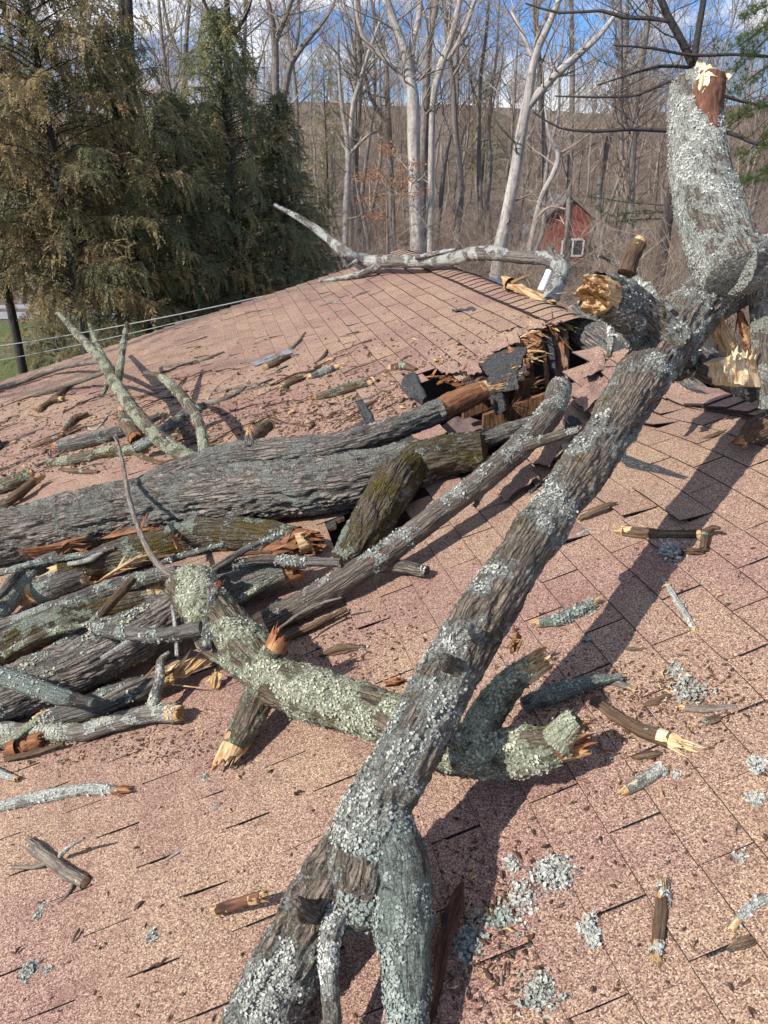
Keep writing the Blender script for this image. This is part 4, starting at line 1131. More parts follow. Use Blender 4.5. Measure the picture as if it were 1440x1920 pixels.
for lab, mat, pts, kw in [
    ('grey flashing strip lying on the far roof', 'grey', None, None),
    ('dark twig with a kinked tip at the end of the grey flashing strip', 'bare', [(545, 655, 8), (560, 640, 7), (572, 624, 5)], {}),
    ('dark bark stick just below the grey flashing strip', 'brown', [(502, 688, 12), (520, 678, 16), (542, 668, 10)], {}),
    ('long thin stick left of the grey flashing strip', 'bare', [(305, 688, 6), (350, 682, 8), (390, 672, 8), (420, 660, 5)], {}),
    ('pale lichen log lying on the middle of the far slope', 'cross', [(595, 745, 14), (630, 735, 19), (665, 724, 20), (690, 720, 12)], dict(fl=160, flm='flake_g')),
    ('dark lichen stick above and left of the pale lichen log', 'grey', [(585, 706, 13), (605, 698, 16), (634, 688, 12)], dict(fl=40)),
    ('smooth brown stick pointing to the dark lichen stick', 'brown', [(528, 728, 14), (545, 718, 15), (568, 708, 11)], {}),
    ('thin curved twig near the ridge end of the far slope', 'bare', [(600, 574, 4), (625, 568, 6), (645, 570, 4)], {}),
    ('thin straight twig below the branch on the far ridge', 'bare', [(660, 558, 4), (678, 550, 6), (694, 546, 4)], {}),
    ('slim twig lying among crumbs upslope of the dark lichen stick', 'brown', [(590, 682, 5), (606, 670, 7), (614, 656, 5)], {}),
    ('dark twig with a fork under the curved lichen branch', 'bare', [(380, 756, 9), (410, 752, 12), (440, 740, 9), (470, 718, 5)], {}),
    ('thin stick lying right of the short curved lichen branch', 'bare', [(390, 735, 5), (440, 728, 6), (500, 718, 5)], {}),
    ('loose bundle stick left of the tall leaning branch', 'brown', [(60, 840, 8), (100, 824, 9), (150, 806, 7)], {}),
    ('long bare stick resting on the grey split log', 'bare', [(130, 822, 7), (180, 812, 9), (240, 796, 7)], {}),
    ('dark stick lying below the pale lichen log', 'brown', [(120, 882, 9), (150, 884, 11), (185, 886, 8)], {}),
    ('thin twig near the left edge of the roof', 'bare', [(5, 832, 6), (45, 818, 7), (82, 802, 5)], {}),
    ('pale curved twig on the cluttered slope', 'white', [(160, 800, 4), (178, 806, 5), (195, 790, 5), (208, 772, 4)], {}),
    ('thin brown twig right of the broken stump', 'brown', [(335, 800, 5), (355, 818, 6), (362, 835, 4)], {}),
    ('bark curl beside the smashed splinters', 'brown', [(735, 690, 14), (755, 686, 16), (780, 694, 10)], {}),
    ('short weathered chunk left of the short wood stub', 'brown', [(238, 845, 9), (300, 868, 10), (330, 862, 8)], {}),
]:
    if pts is None:
        mb = MB(); sheet(mb, [rp(473, 678, .012), rp(545, 652, .012), rp(551, 660, .016), rp(478, 687, .014)], .004, 0, 0, 3, .003, 3)
        o = mb.build('flashing_strip', plain_mat('grey_metal_flashing', (.22, .22, .24), .15, 8, .5)); tag(o, lab, 'metal strip'); continue
    log('stick', 'stick', lab, mat, pts, seg=12, step=.02, **kw)

# --- sticks on the near roof
near = [
    ('stick', 'stick', 'pale bent stick with a split end lying at the left edge of the near roof', 'white', [(-60, 1530, 20), (20, 1508, 22), (100, 1490, 24), (170, 1480, 22), (228, 1483, 18)], dict(ends=(None, 'jag'), endmat=('pale', 'orange'), endlen=.035, seg=22, fl=60, flm='flake_w')),
    ('stick', 'stick', 'pale brown stick with three thin twigs at the lower left', 'bare', [(52, 1580, 22), (85, 1605, 24), (120, 1632, 24), (160, 1655, 22)], dict(kids=[[(105, 1610, 10, .02), (70, 1624, 8, .02), (20, 1626, 7, .015)], [(112, 1605, 9, .03), (130, 1588, 8, .06), (158, 1572, 5, .09)], [(140, 1650, 8, .015), (128, 1675, 7, .012), (108, 1695, 4, .01)]], ends=(None, 'sawn'), endlen=.01, seg=20)),
    ('stick', 'stick', 'slim purplish twig tapering to the upper right on the bare near slope', 'bare', [(290, 1626, 3), (325, 1605, 8), (350, 1585, 9), (372, 1562, 6)], dict(seg=12)),
    ('stick', 'stick', 'reddish stick with a pale snapped end touching the left leg of the great limb', 'darkred', [(408, 1706, 20, .03), (440, 1696, 22, .04), (490, 1682, 22, .05)], dict(ends=('jag', None), endlen=.015, seg=18)),
    ('stick', 'stick', 'short whitish stick end poking in at the left edge', 'white', [(-20, 1440, 14, .02), (5, 1452, 15, .02), (28, 1460, 12, .02)], dict(seg=14)),
    ('bark_strip', 'bark', 'long dark red bark strip lying beside the right leg of the great limb', 'darkred', [(866, 1655, 28, .03), (852, 1700, 36, .03), (833, 1760, 28, .03), (820, 1830, 26, .03), (800, 1930, 22, .03)], dict(seg=18, lump=.25, fur=.12)),
    ('stick', 'stick', 'dark stick with white lichen spots standing nearly upright in the photo at lower right', 'brown', [(1243, 1665, 22), (1238, 1720, 24), (1230, 1795, 20)], dict(seg=18, fl=90, flm='flake_w')),
    ('stick', 'stick', 'thin sliver leaning beside the white-spotted dark stick', 'brown', [(1255, 1750, 6), (1275, 1770, 8), (1292, 1788, 4)], dict(seg=8)),
    ('stick', 'stick', 'pale curved stick at the right edge of the near roof', 'white', [(1375, 1738, 16), (1400, 1710, 18), (1440, 1685, 18), (1480, 1672, 16)], dict(seg=16, fl=40, flm='flake_w')),
    ('stick', 'stick', 'short white lichen stick below the brown split branch', 'white', [(1175, 1480, 22), (1205, 1464, 24), (1238, 1442, 20)], dict(seg=18, fl=80, flm='flake_w')),
    ('branch', 'branch', 'brown split branch with a cream splintered end on the right slope', 'brown', [(1112, 1312, 18), (1150, 1338, 23), (1200, 1368, 26), (1258, 1388, 32)], dict(ends=(None, 'jag'), endmat=('pale', 'cream'), endlen=.06, seg=26)),
    ('bark_chip', 'bark', 'short brown bark slab under the split branch', 'brown', [(1185, 1418, 20), (1215, 1412, 24), (1240, 1410, 14)], dict(seg=14, lump=.25)),
    ('stick', 'stick', 'pale twig with a dark knotted foot on the right slope', 'white', [(1243, 1088, 8), (1262, 1115, 12), (1282, 1148, 13), (1302, 1180, 12)], dict(seg=14, fl=20, flm='flake_w')),
    ('stick', 'stick', 'dark stick lying level across the shadow of the great limb', 'brown', [(1170, 995, 20), (1210, 1000, 22), (1270, 1002, 16), (1325, 1000, 16)], dict(kids=[[(1318, 1000, 14, .03), (1335, 990, 12, .04), (1350, 990, 6, .05)], [(1322, 1002, 14, .03), (1318, 1030, 14, .02)]], seg=18)),
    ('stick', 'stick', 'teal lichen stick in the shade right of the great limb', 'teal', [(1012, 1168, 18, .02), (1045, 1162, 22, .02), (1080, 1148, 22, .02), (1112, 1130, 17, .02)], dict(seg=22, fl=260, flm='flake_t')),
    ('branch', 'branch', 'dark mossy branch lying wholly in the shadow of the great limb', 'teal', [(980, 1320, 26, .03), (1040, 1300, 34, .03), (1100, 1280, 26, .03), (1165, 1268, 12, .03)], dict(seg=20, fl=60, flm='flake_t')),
    ('stick', 'stick', 'small white-tipped stick at the edge of the shadow by the split branch', 'white', [(1135, 1276, 12), (1160, 1282, 15), (1188, 1292, 12)], dict(seg=12, fl=20, flm='flake_w')),
    ('log', 'log', 'brown broken chunk with grey bark at the right edge of the picture', 'brown', [(1390, 828, 26, .05), (1420, 806, 50, .07), (1470, 785, 56, .09)], dict(ends=('jag', None), endmat=('rot', 'pale'), endlen=.03, seg=24, fl=40, flm='flake_w')),
    ('split_wood', 'split wood', 'thin brown sliver lying beside the great limb on its right', 'brown', [(1085, 975, 10, .02), (1120, 955, 18, .03), (1158, 942, 8, .03)], dict(seg=10, lump=.25)),
    ('stick', 'stick', 'tiny white twig below the brown sliver beside the great limb', 'white', [(1068, 1012, 5), (1090, 1000, 8), (1112, 990, 5)], dict(seg=8)),
    ('bark_chip', 'bark', 'weathered wood chip lying in the upper shadow of the great limb', 'brown', [(1316, 822, 8), (1335, 816, 13), (1362, 806, 7)], dict(seg=10, lump=.3)),
    ('bark_chip', 'bark', 'rusty bark stick in the debris pile on the right slope', 'brown', [(1205, 1325, 12), (1235, 1312, 18), (1262, 1300, 12)], dict(seg=12, lump=.2)),
    ('stick', 'stick', 'grey stick at the foot of the debris pile on the right slope', 'bare', [(1285, 1328, 14), (1325, 1330, 16), (1380, 1325, 10)], dict(seg=12)),
    ('bark_chip', 'bark', 'brown curled bark piece below the debris pile', 'brown', [(1315, 1352, 18), (1335, 1348, 22), (1352, 1340, 14)], dict(seg=10, lump=.3)),
    ('split_wood', 'split wood', 'cream splinter on top of the debris pile', 'cream', [(1245, 1292, 6), (1262, 1298, 12), (1278, 1304, 8)], dict(seg=8)),
    ('bark_chip', 'bark', 'brown bark heap crumb by the dark level stick', 'brown', [(1278, 1034, 16), (1300, 1032, 24), (1320, 1036, 16)], dict(seg=12, lump=.3)),
    ('bark_chip', 'bark', 'thin brown bark sliver on the right slope between two shingle slots', 'brown', [(1170, 1218, 8), (1190, 1218, 12), (1215, 1216, 6)], dict(seg=8, lump=.2)),
    ('bark_chip', 'bark', 'reddish bark piece in the clutter at the lower right edge', 'brown', [(1365, 1780, 20), (1395, 1768, 28), (1420, 1762, 18)], dict(seg=12, lump=.3)),
    ('bark_chip', 'bark', 'dark twig below the clutter at the lower right edge', 'brown', [(1385, 1860, 8), (1405, 1840, 11), (1420, 1825, 6)], dict(seg=8)),
    ('bark_chip', 'bark', 'small brown stick by the side of the peeling log', 'brown', [(600, 1230, 18), (640, 1218, 22), (690, 1212, 12)], dict(seg=12, lump=.2, fl=10)),
    ('rotten_wood', 'wood chunk', 'reddish rotten chunk left of the great limb', 'rot', [(725, 1285, 18), (742, 1278, 26), (758, 1275, 16)], dict(seg=12, lump=.4)),
    ('rotten_wood', 'wood chunk', 'orange rotten spike standing right of the great limb above the broken stub', 'rot', [(958, 1225, 20, .10), (966, 1200, 22, .15), (970, 1185, 10, .19)], dict(seg=12, lump=.3)),
    ('split_wood', 'split wood', 'pale split chip on its edge at the end of the split slab', 'pale', [(402, 1290, 18, .02), (404, 1275, 24, .04), (408, 1258, 12, .06)], dict(seg=10, lump=.3)),
]
for nm, cat, lab, mat, pts, kw in near:
    log(nm, cat, lab, mat, pts, step=.010, **kw)

# lichen tufts fallen on the roof: little mounds of curled leaves
def tuft(px, py, w, lab, mat='flake_w', hgt=.4, n=160, stretch=(1, 1)):
    c, t = RP(px, py); R = w * .5 * t / F
    rg = np.random.default_rng(int(px * 7 + py))
    mb = MB()
    p = rg.normal(0, .42, (n, 3)) * R * np.array([stretch[0], stretch[1], 0])
    p[:, 2] = np.abs(rg.normal(0, .45, n)) * R * hgt + .004
    u = (c[0] + p[:, 0]) * CA + (c[1] + p[:, 1]) * SA; r_ = -(c[0] + p[:, 0]) * SA + (c[1] + p[:, 1]) * CA
    p = np.stack([c[0] + p[:, 0], c[1] + p[:, 1], zr(u, r_) + p[:, 2]], -1)
    tb = dict(V=p, nrm=np.tile([0, 0, 1.], (len(p), 1)) + rg.normal(0, .5, (n, 3)), bco=p)
    flakes(mb, tb, int(n * 3.6), .0034, int(px), 0, -9)
    o = mb.build('lichen_tuft', M[mat], None, tuple(c))
    tag(o, lab, 'lichen')
for a in [
    (55, 1822, 44, 'pale green lichen tuft alone at the lower left of the near roof', 'flake', .5, 150),
    (90, 1826, 18, 'small lichen crumb just right of the lower-left tuft', 'flake', .4, 40),
    (78, 1712, 34, 'thin grey lichen scatter below the three-twig stick', 'flake', .3, 50),
    (286, 1762, 30, 'ragged grey lichen tuft on the bare slope left of the limb legs', 'flake', .4, 70),
    (1034, 1648, 84, 'large round white lichen tuft at the shadow edge', 'flake_w', .45, 420, (1, .8)),
    (958, 1628, 34, 'small white lichen tuft above-left of the large round tuft', 'flake_w', .5, 90),
    (978, 1690, 70, 'white lichen tuft trailing down-left from the large round tuft', 'flake_w', .4, 240, (.7, 1.2)),
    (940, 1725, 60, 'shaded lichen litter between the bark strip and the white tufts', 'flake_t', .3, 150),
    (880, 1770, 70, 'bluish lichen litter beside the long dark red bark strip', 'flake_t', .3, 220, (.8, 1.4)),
    (1105, 1750, 52, 'white lichen tuft shaped like a fork at lower right', 'flake_w', .6, 200, (.6, 1.2)),
    (1010, 1866, 78, 'broad lichen litter heap at the bottom edge', 'flake', .35, 260),
    (1255, 1040, 50, 'white lichen cushion by the dark level stick', 'flake_w', .6, 260, (.9, 1.2)),
    (1265, 1262, 34, 'small grey lichen tuft above the debris pile', 'flake', .4, 90),
    (1290, 1302, 80, 'loose lichen and chips heaped as the debris pile', 'flake', .4, 200),
    (1420, 1440, 40, 'white lichen tuft at the right edge below the split branch', 'flake_w', .5, 140),
    (1415, 1505, 34, 'white lichen tuft at the right edge under the other one', 'flake_w', .5, 100),
    (1268, 1458, 18, 'little white lichen flake right of the short white stick', 'flake_w', .5, 24),
    (1385, 1612, 24, 'little white lichen flake low on the right slope', 'flake_w', .5, 36),
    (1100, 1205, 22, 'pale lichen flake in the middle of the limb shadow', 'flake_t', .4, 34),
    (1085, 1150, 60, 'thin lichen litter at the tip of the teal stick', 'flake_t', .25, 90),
    (1050, 1010, 30, 'pale lichen flakes left of the tiny white twig', 'flake', .3, 30),
    (405, 1515, 16, 'small lichen crumb near the middle of the near slope', 'flake', .4, 24),
    (384, 1461, 16, 'mossy crumb upslope of the small lichen crumb', 'flake', .4, 24),
    (640, 1300, 30, 'lichen crumbs against the crooked limb', 'flake_g', .3, 40),
]:
    tuft(*a)

# tiny crumbs of bark all over: a few shapes, copied
protos = []
for k in range(7):
    rg = random.Random(k)
    mb = MB()
    L = rg.uniform(.011, .024)
    tube(mb, [(-L, 0, .003), (-L * .2, rg.uniform(-.004, .004), .006), (L * .5, rg.uniform(-.005, .005), .005), (L, 0, .002)], [.001, rg.uniform(.004, .007), rg.uniform(.003, .006), .001], 7, .006, 200 + k, .35, .2)
    o = mb.build('bark_crumb', [M['brown'], M['darkred'], M['pale'], M['brown'], M['darkred'], M['brown'], M['bare']][k])
    tag(o, 'crumb of bark or wood among the many scattered over the pink shingles', 'bark crumb', 'bark crumbs scattered on the roof')
    protos.append(o)
rg = random.Random(99)
used = [False] * 7
n = 0
LOGZ = [(px, py) for px, py in [(0, 0)]]
while n < 290:
    z = rg.random()
    if z < .52:   # cluttered belt left of and behind the trunk
        px = rg.uniform(0, 900); py = 905 - px * .16 - abs(rg.gauss(0, 75)) + rg.uniform(-10, 15)
        if py < 700 - px * .27 + 10: continue
    elif z < .68:
        px, py = rg.uniform(880, 1440), rg.uniform(960, 1900)
    elif z < .80:
        px, py = rg.gauss(900, 70), rg.uniform(1560, 1910)
    elif z < .90:
        px, py = rg.uniform(0, 640), rg.uniform(1400, 1900)
    else:
        px, py = rg.uniform(560, 1000), rg.uniform(1130, 1290)
    u, r = UV(px, py)
    if not (UEAVE < u < UR - .1 and -1 < r < RFAR - .1) or inpoly(u, r, HOLE): continue
    k = rg.randrange(7)
    o = protos[k]
    if used[k]:
        c = o.copy(); COL.objects.link(c); o = c
    used[k] = True
    w = S(u, r, .010)
    o.location = tuple(float(q) for q in w)
    s = rg.uniform(.5, 1.4) * (1.5 if z < .52 else .62)
    o.scale = (s, s, s)
    o.rotation_euler = (rg.uniform(-.15, .15), -math.atan(MM), rg.uniform(0, 6.28))
    n += 1
def orient(o, u, r, ang, h):
    """lay an object on the slope, its x axis turned by ang from the upslope way"""
    e = .05
    pu = (S(u + e, r) - S(u - e, r)).ravel(); pr = (S(u, r + e) - S(u, r - e)).ravel()
    pu /= np.linalg.norm(pu); nz = np.cross(pu, pr); nz /= np.linalg.norm(nz); pr = np.cross(nz, pu)
    x = pu * math.cos(ang) + pr * math.sin(ang); y = np.cross(nz, x)
    m = Matrix((x, y, nz)).transposed()
    o.rotation_euler = m.to_euler(); o.location = tuple(float(q) for q in S(u, r, h).ravel())
tp_ = []
for k in range(8):
    rg = random.Random(500 + k); mb = MB()
    L = rg.uniform(.09, .26); n_ = 5
    ps = [(-L + 2 * L * i / n_, rg.gauss(0, .012), .006 + abs(rg.gauss(0, .006))) for i in range(n_ + 1)]
    r0 = rg.uniform(.0035, .010)
    tube(mb, ps, [r0 * (1 - .7 * i / n_) for i in range(n_ + 1)], 8, .014, 510 + k, .2, .15)
    if k % 2:
        i = rg.randint(1, 3); q = np.array(ps[i])
        tube(mb, [q, q + np.array([L * .3, rg.choice((-1, 1)) * L * .25, .01]), q + np.array([L * .55, rg.choice((-1, 1)) * L * .3, .015])], [r0 * .6, r0 * .4, r0 * .15], 6, .014, 520 + k, .2, .1)
    o = mb.build('twig', [M[('brown', 'grey', 'brown', 'bare', 'darkred', 'grey', 'brown', 'darkred')[k]]])
    tag(o, 'thin twig in the litter of twigs strewn behind the thick trunk', 'twig', 'twigs strewn behind the thick trunk')
    tp_.append(o)
us_ = [False] * 8
rg = random.Random(77); n = 0
while n < 120:
    px = rg.uniform(-20, 760); py = 900 - px * .17 - abs(rg.gauss(0, 95)) + rg.uniform(-5, 12)
    if px > 560 and rg.random() < .6: continue
    if py < 712 - px * .30 + 12: continue
    u, r = UV(px, py)
    if r > RFAR - .2 or inpoly(u, r, HOLE): continue
    k = rg.randrange(8); o = tp_[k]
    if us_[k]:
        c = o.copy(); COL.objects.link(c); o = c
    us_[k] = True
    orient(o, u, r, rg.gauss(-.15, .45) + (math.pi if rg.random() < .5 else 0), .012)
    sc = rg.uniform(.5, 1.15); o.scale = (sc,) * 3
    n += 1
# fine litter
mb = MB()
rgn = np.random.default_rng(4)
cnt = 0
N1 = 5200
px = rgn.uniform(-30, 1000, N1); py = 900 - px * .16 - np.abs(rgn.normal(0, 70, N1)) + rgn.uniform(-10, 30, N1)
px2 = rgn.uniform(0, 1440, 420); py2 = rgn.uniform(1000, 1920, 420)
px3 = np.concatenate([rgn.normal(1120, 90, 500), rgn.normal(920, 60, 380), rgn.normal(620, 90, 450), rgn.normal(1300, 70, 260), rgn.uniform(0, 480, 500)])
py3 = np.concatenate([rgn.normal(1330, 70, 500), rgn.normal(1740, 110, 380), rgn.normal(1220, 60, 450), rgn.normal(1310, 40, 260), rgn.normal(1400, 22, 500)])
px = np.concatenate([px, px2, px3]); py = np.concatenate([py, py2, py3])
us, rs = [], []
for a, b in zip(px, py):
    if b < 712 - a * .30: continue
    d = ray(a, b); t = -H0 / (d @ NRM); w = d * t
    us.append(w[0] * CA + w[1] * SA); rs.append(-w[0] * SA + w[1] * CA)
us, rs = np.array(us), np.array(rs)
ok = (us < UR - .1) & (rs < RFAR - .1) & ~inpoly(us, rs, HOLE)
us, rs = us[ok], rs[ok]
n = len(us)
c = S(us, rs, .013)
an = rgn.uniform(0, 6.28, n); ln = rgn.uniform(.002, .011, n) * (1 + (rs > 3)); wd = rgn.uniform(.0015, .004, n) * (1 + (rs > 3))
A = np.stack([np.cos(an) * ln, np.sin(an) * ln, np.cos(an - AA) * ln * MM], -1); B = np.stack([-np.sin(an) * wd, np.cos(an) * wd, -np.sin(an - AA) * wd * MM], -1)
up_ = np.zeros((n, 3)); up_[:, 2] = wd * .9
v = np.stack([c - A, c - B, c + A, c + B, c + up_], 1).reshape(-1, 3)
v[:, 2] -= .003
b = np.arange(n)[:, None] * 5
f = np.concatenate([b + np.array([[0, 1, 4]]), b + np.array([[1, 2, 4]]), b + np.array([[2, 3, 4]]), b + np.array([[3, 0, 4]])])
mb.add(v, f, rgn.choice([0, 0, 0, 1, 1, 1, 2], len(f) // 4).repeat(1).tolist() * 4, smooth=False)
o = mb.build('wood_litter', [M['brown'], M['darkred'], M['pale']]); tag(o, 'fine crumbs of bark and wood dusting the shingles', 'litter', kind='stuff')

# ------------------------------------------------------------------ background: trees
M['syc'] = bark_mat('pale_sycamore_bark', (.24, .21, .19), (.62, .58, .53), .3, 0, ((.4, .4, .38), (.55, .55, .52)), fs=4, bump=.01)
M['tw'] = bark_mat('grey_tree_bark', (.12, .10, .088), (.36, .32, .285), .2, 0, LC, fs=6, bump=.01)
M['twd'] = bark_mat('dark_tree_bark', (.03, .025, .024), (.10, .085, .078), .1, 0, LC, fs=8, bump=.01)
t = NT('bare_twigs'); t.col(t.ramp(t.attr('tint', 'Fac'), [(0, (.07, .054, .043)), (1, (.52, .425, .335))])); M['twig'] = t.m
t = NT('reddish_bare_twigs'); t.col(t.ramp(t.attr('tint', 'Fac'), [(0, (.065, .043, .033)), (1, (.40, .275, .205))])); M['twigr'] = t.m

t = NT('dark_bare_twigs'); t.col(t.ramp(t.attr('tint', 'Fac'), [(0, (.03, .025, .024)), (1, (.10, .085, .08))])); M['twigd'] = t.m

def thin(mb, pts, rads, tint, mat=0, k=3):
    """a light tube for twigs"""
    pts = np.asarray(pts, float); n = len(pts)
    T = np.gradient(pts, axis=0); T /= np.linalg.norm(T, axis=1)[:, None] + 1e-9
    ref = np.array([.31, .2, .93]) if abs(T[0][2]) < .8 else np.array([.9, .3, .1])
    A = np.cross(T, ref); A /= np.linalg.norm(A, axis=1)[:, None] + 1e-9
    B = np.cross(T, A)
    th = np.arange(k) * 2 * math.pi / k
    r = np.asarray(rads, float)[:, None, None]
    V = pts[:, None, :] + r * (A[:, None, :] * np.cos(th)[None, :, None] + B[:, None, :] * np.sin(th)[None, :, None])
    idx = np.arange(n * k).reshape(n, k)
    q = np.stack([idx[:-1], np.roll(idx, -1, 1)[:-1], np.roll(idx, -1, 1)[1:], idx[1:]], -1).reshape(-1, 4)
    mb.add(V, q, mat, tint=tint)

def grow(mb, p, d, L, r, lev, rd, tint, upw=.25, kids=(3, 5), mat=0, minr=.004, wob=.16, thin_k=3):
    """one branch with its side branches"""
    n = 5 if lev > 1 else 4
    pts, rr = [np.array(p, float)], [r]
    d = np.array(d, float)
    for i in range(n):
        d = d + np.array([rd.gauss(0, wob), rd.gauss(0, wob), rd.gauss(0, wob * .6) + upw * .3])
        d /= np.linalg.norm(d)
        pts.append(pts[-1] + d * L / n); rr.append(max(minr * .6, r * (1 - .75 * (i + 1) / n)))
    thin(mb, pts, rr, tint, mat, 5 if r > .05 else thin_k)
    if lev <= 0: return
    for j in range(rd.randint(*kids)):
        i = rd.randint(1, n)
        t = np.array([rd.gauss(0, 1), rd.gauss(0, 1), rd.gauss(.2, .6)])
        ax = pts[i] - pts[i - 1]; ax /= np.linalg.norm(ax)
        t -= ax * (t @ ax); t /= np.linalg.norm(t) + 1e-9
        nd = ax * rd.uniform(.55, .95) + t * rd.uniform(.5, .9)
        grow(mb, pts[i], nd, L * rd.uniform(.38, .66), max(minr, rr[i] * rd.uniform(.45, .7)), lev - 1, rd, min(1, max(0, tint + rd.gauss(0, .1))), upw, kids, mat, minr, wob, thin_k)

def bare_tree(seed, H, R, z0=.35, lean=0., spread=.8, twm='twig', trm='tw', nb=24):
    """a leafless tree at the origin: a trunk mesh and a crown of branches"""
    rd = random.Random(seed)
    root = empty('bare_tree', (0, 0, 0))
    pts, rr = [np.array([0, 0, -.4])], [R * 1.15]
    x = y = 0
    n = 9
    for i in range(1, n + 1):
        x += rd.gauss(lean * H / n, .018 * H); y += rd.gauss(0, .012 * H)
        pts.append(np.array([x, y, H * i / n])); rr.append(R * (1 - .93 * (i / n) ** 1.15))
    mb = MB(); tube(mb, pts, rr, 9, H / 28, seed, .06, .03, 0, 4.)
    mb.build('trunk', M[trm], root)
    mb = MB()
    for j in range(nb):
        f = rd.uniform(z0, .97); i = min(n - 1, int(f * n)); g = f * n - i
        p = pts[i] * (1 - g) + pts[i + 1] * g; r = rr[i] * (1 - g) + rr[i + 1] * g
        a = rd.uniform(0, 6.28)
        d = np.array([math.cos(a) * spread, math.sin(a) * spread, rd.uniform(.45, 1.1)])
        grow(mb, p, d / np.linalg.norm(d), H * rd.uniform(.16, .32) * (1.15 - .5 * f), max(.012, r * .5), 3, rd, rd.uniform(.2, .8), .25, (2, 4), 0, .006)
    mb.build('crown', M[twm], root)
    return root

def put(root, px, D_, rz, sc, label=None, group=None, first=False, cat='tree'):
    x = (px - 720) / F * (D_ * math.cos(P))
    y = D_
    z = gnd(x, y)
    if first:
        o = root; o.location = (x, y, z); o.rotation_euler = (0, 0, rz); o.scale = (sc,) * 3
    else:
        o = copy_tree(root, (x, y, z), rz, sc)
    tag(o, label, cat, group)
    return o

# trees one can tell apart: trunks and forks placed where they stand
def own_tree(lab, mat, D_, paths, twm='twig', twigs=14, tl=1.6, seed=0, name='bare_tree', lev=2, side=1.0, minr=.006):
    rd = random.Random(seed)
    b = at(paths[0][0][0], paths[0][0][1], D_)
    x0, y0 = b[0], b[1]
    root = empty(name, (x0, y0, gnd(x0, y0)), lab, 'tree')
    mt = MB(); mc = MB()
    for k, pth in enumerate(paths):
        dd = rd.uniform(-.03, .03) * D_ if k else 0
        Pn, Rn = [], []
        for i, (px, py, w) in enumerate(pth):
            f = i / max(1, len(pth) - 1)
            d_ = D_ + dd * f
            # keep every point of the tree in its own upright plane
            rv = ray(px, py); t = (y0 + dd * f) / rv[1]
            Pn.append(EYE + rv * t); Rn.append(w * .5 * t / F)
        if k == 0:
            g = Pn[0].copy(); g[2] = gnd(x0, y0) - .3
            if Pn[0][2] - g[2] > .5:
                dv = Pn[0] - Pn[1]; dv = dv / max(.2, abs(dv[2])) * (Pn[0][2] - g[2]) * .5
                g[:2] += np.clip(dv[:2], -1.5, 1.5)
                Pn = [g] + Pn; Rn = [Rn[0] * 1.15] + Rn
        tube(mt if k == 0 or Rn[0] > .07 else mc, Pn, Rn, 12 if Rn[0] > .07 else 6, .25, seed * 13 + k, .06, .02, 0, 4.)
        for j in range(int(twigs * (1 if k else .5))):
            i = rd.randint(1, len(Pn) - 1); g = rd.random()
            p = Pn[i - 1] * (1 - g) + Pn[i] * g
            if p[2] < gnd(x0, y0) + 2.5: continue
            r = Rn[i] * .35
            a = rd.uniform(0, 6.28)
            d = np.array([math.cos(a) * side, math.sin(a) * .7, rd.uniform(.1, .9)])
            grow(mc, p, d / np.linalg.norm(d), tl * rd.uniform(.5, 1.3), max(minr, min(r, .05)), lev, rd, rd.uniform(.2, .8), .2, (2, 4), 0, minr)
    mt.build('trunk', M[mat], root)
    if mc.n: mc.build('crown', M[twm], root)
    return root
own_tree('big pale sycamore in the middle whose forks run out of the top', 'syc', 32, [
    [(783, 470, 28), (780, 400, 26), (777, 300, 23), (775, 200, 25), (772, 165, 22), (760, 100, 18), (742, 50, 16), (727, 0, 13), (718, -60, 11)],
    [(773, 178, 14), (742, 127, 11), (692, 86, 9), (672, 40, 8), (664, -30, 6)], [(775, 170, 14), (772, 90, 12), (786, 30, 11), (786, -40, 9)]], seed=1, tl=2.4)
own_tree('dark grey trunk standing just right of the big pale sycamore', 'tw', 36, [[(790, 470, 20), (792, 330, 17), (798, 190, 15), (802, 90, 13), (816, 20, 11), (820, -50, 9)]], seed=2, tl=2.6, twigs=24)
own_tree('pale forked tree to the right of the dark grey trunk', 'syc', 35, [[(808, 400, 12), (811, 210, 12), (825, 130, 15), (848, 65, 12), (868, -30, 9)], [(838, 112, 11), (868, 62, 10), (900, -30, 7)]], seed=3, tl=2.4)
own_tree('leaning white-trunked tree that forks into a wide V', 'syc', 26, [
    [(936, 478, 25), (950, 408, 23), (966, 320, 22), (980, 235, 20), (990, 185, 19), (1003, 108, 14), (1032, 40, 12), (1056, -20, 10)],
    [(985, 205, 16), (1032, 150, 14), (1076, 110, 14), (1122, 68, 10), (1160, 20, 7)], [(1000, 112, 9), (978, 60, 8), (958, 20, 6)]], seed=4, tl=1.9)
own_tree('thin crooked whitish tree by the red house', 'syc', 30, [[(990, 482, 11), (1003, 420, 11), (1016, 368, 10), (1040, 320, 10), (1046, 285, 9), (1030, 252, 6), (1022, 200, 4)], [(1005, 410, 6), (1030, 388, 5), (1060, 392, 4)], [(1046, 290, 6), (1080, 270, 5), (1120, 240, 3)]], seed=5, tl=1.5)
own_tree('pale tree with a low Y fork right of the evergreens', 'syc', 38, [[(648, 420, 12), (653, 290, 11), (642, 205, 8), (637, 150, 6), (634, 60, 4)], [(655, 290, 10), (662, 200, 9), (676, 150, 8), (694, 90, 6), (720, 20, 4)], [(656, 288, 7), (688, 256, 5), (712, 245, 3)]], seed=6, tl=2.0)
own_tree('slim grey tree between the Y-forked tree and the sycamore', 'tw', 40, [[(738, 440, 9), (730, 260, 11), (726, 180, 10), (722, 100, 8), (705, 40, 6), (690, -30, 4)], [(726, 228, 8), (696, 186, 7), (684, 140, 6), (650, 90, 4)]], seed=7, tl=2.2)
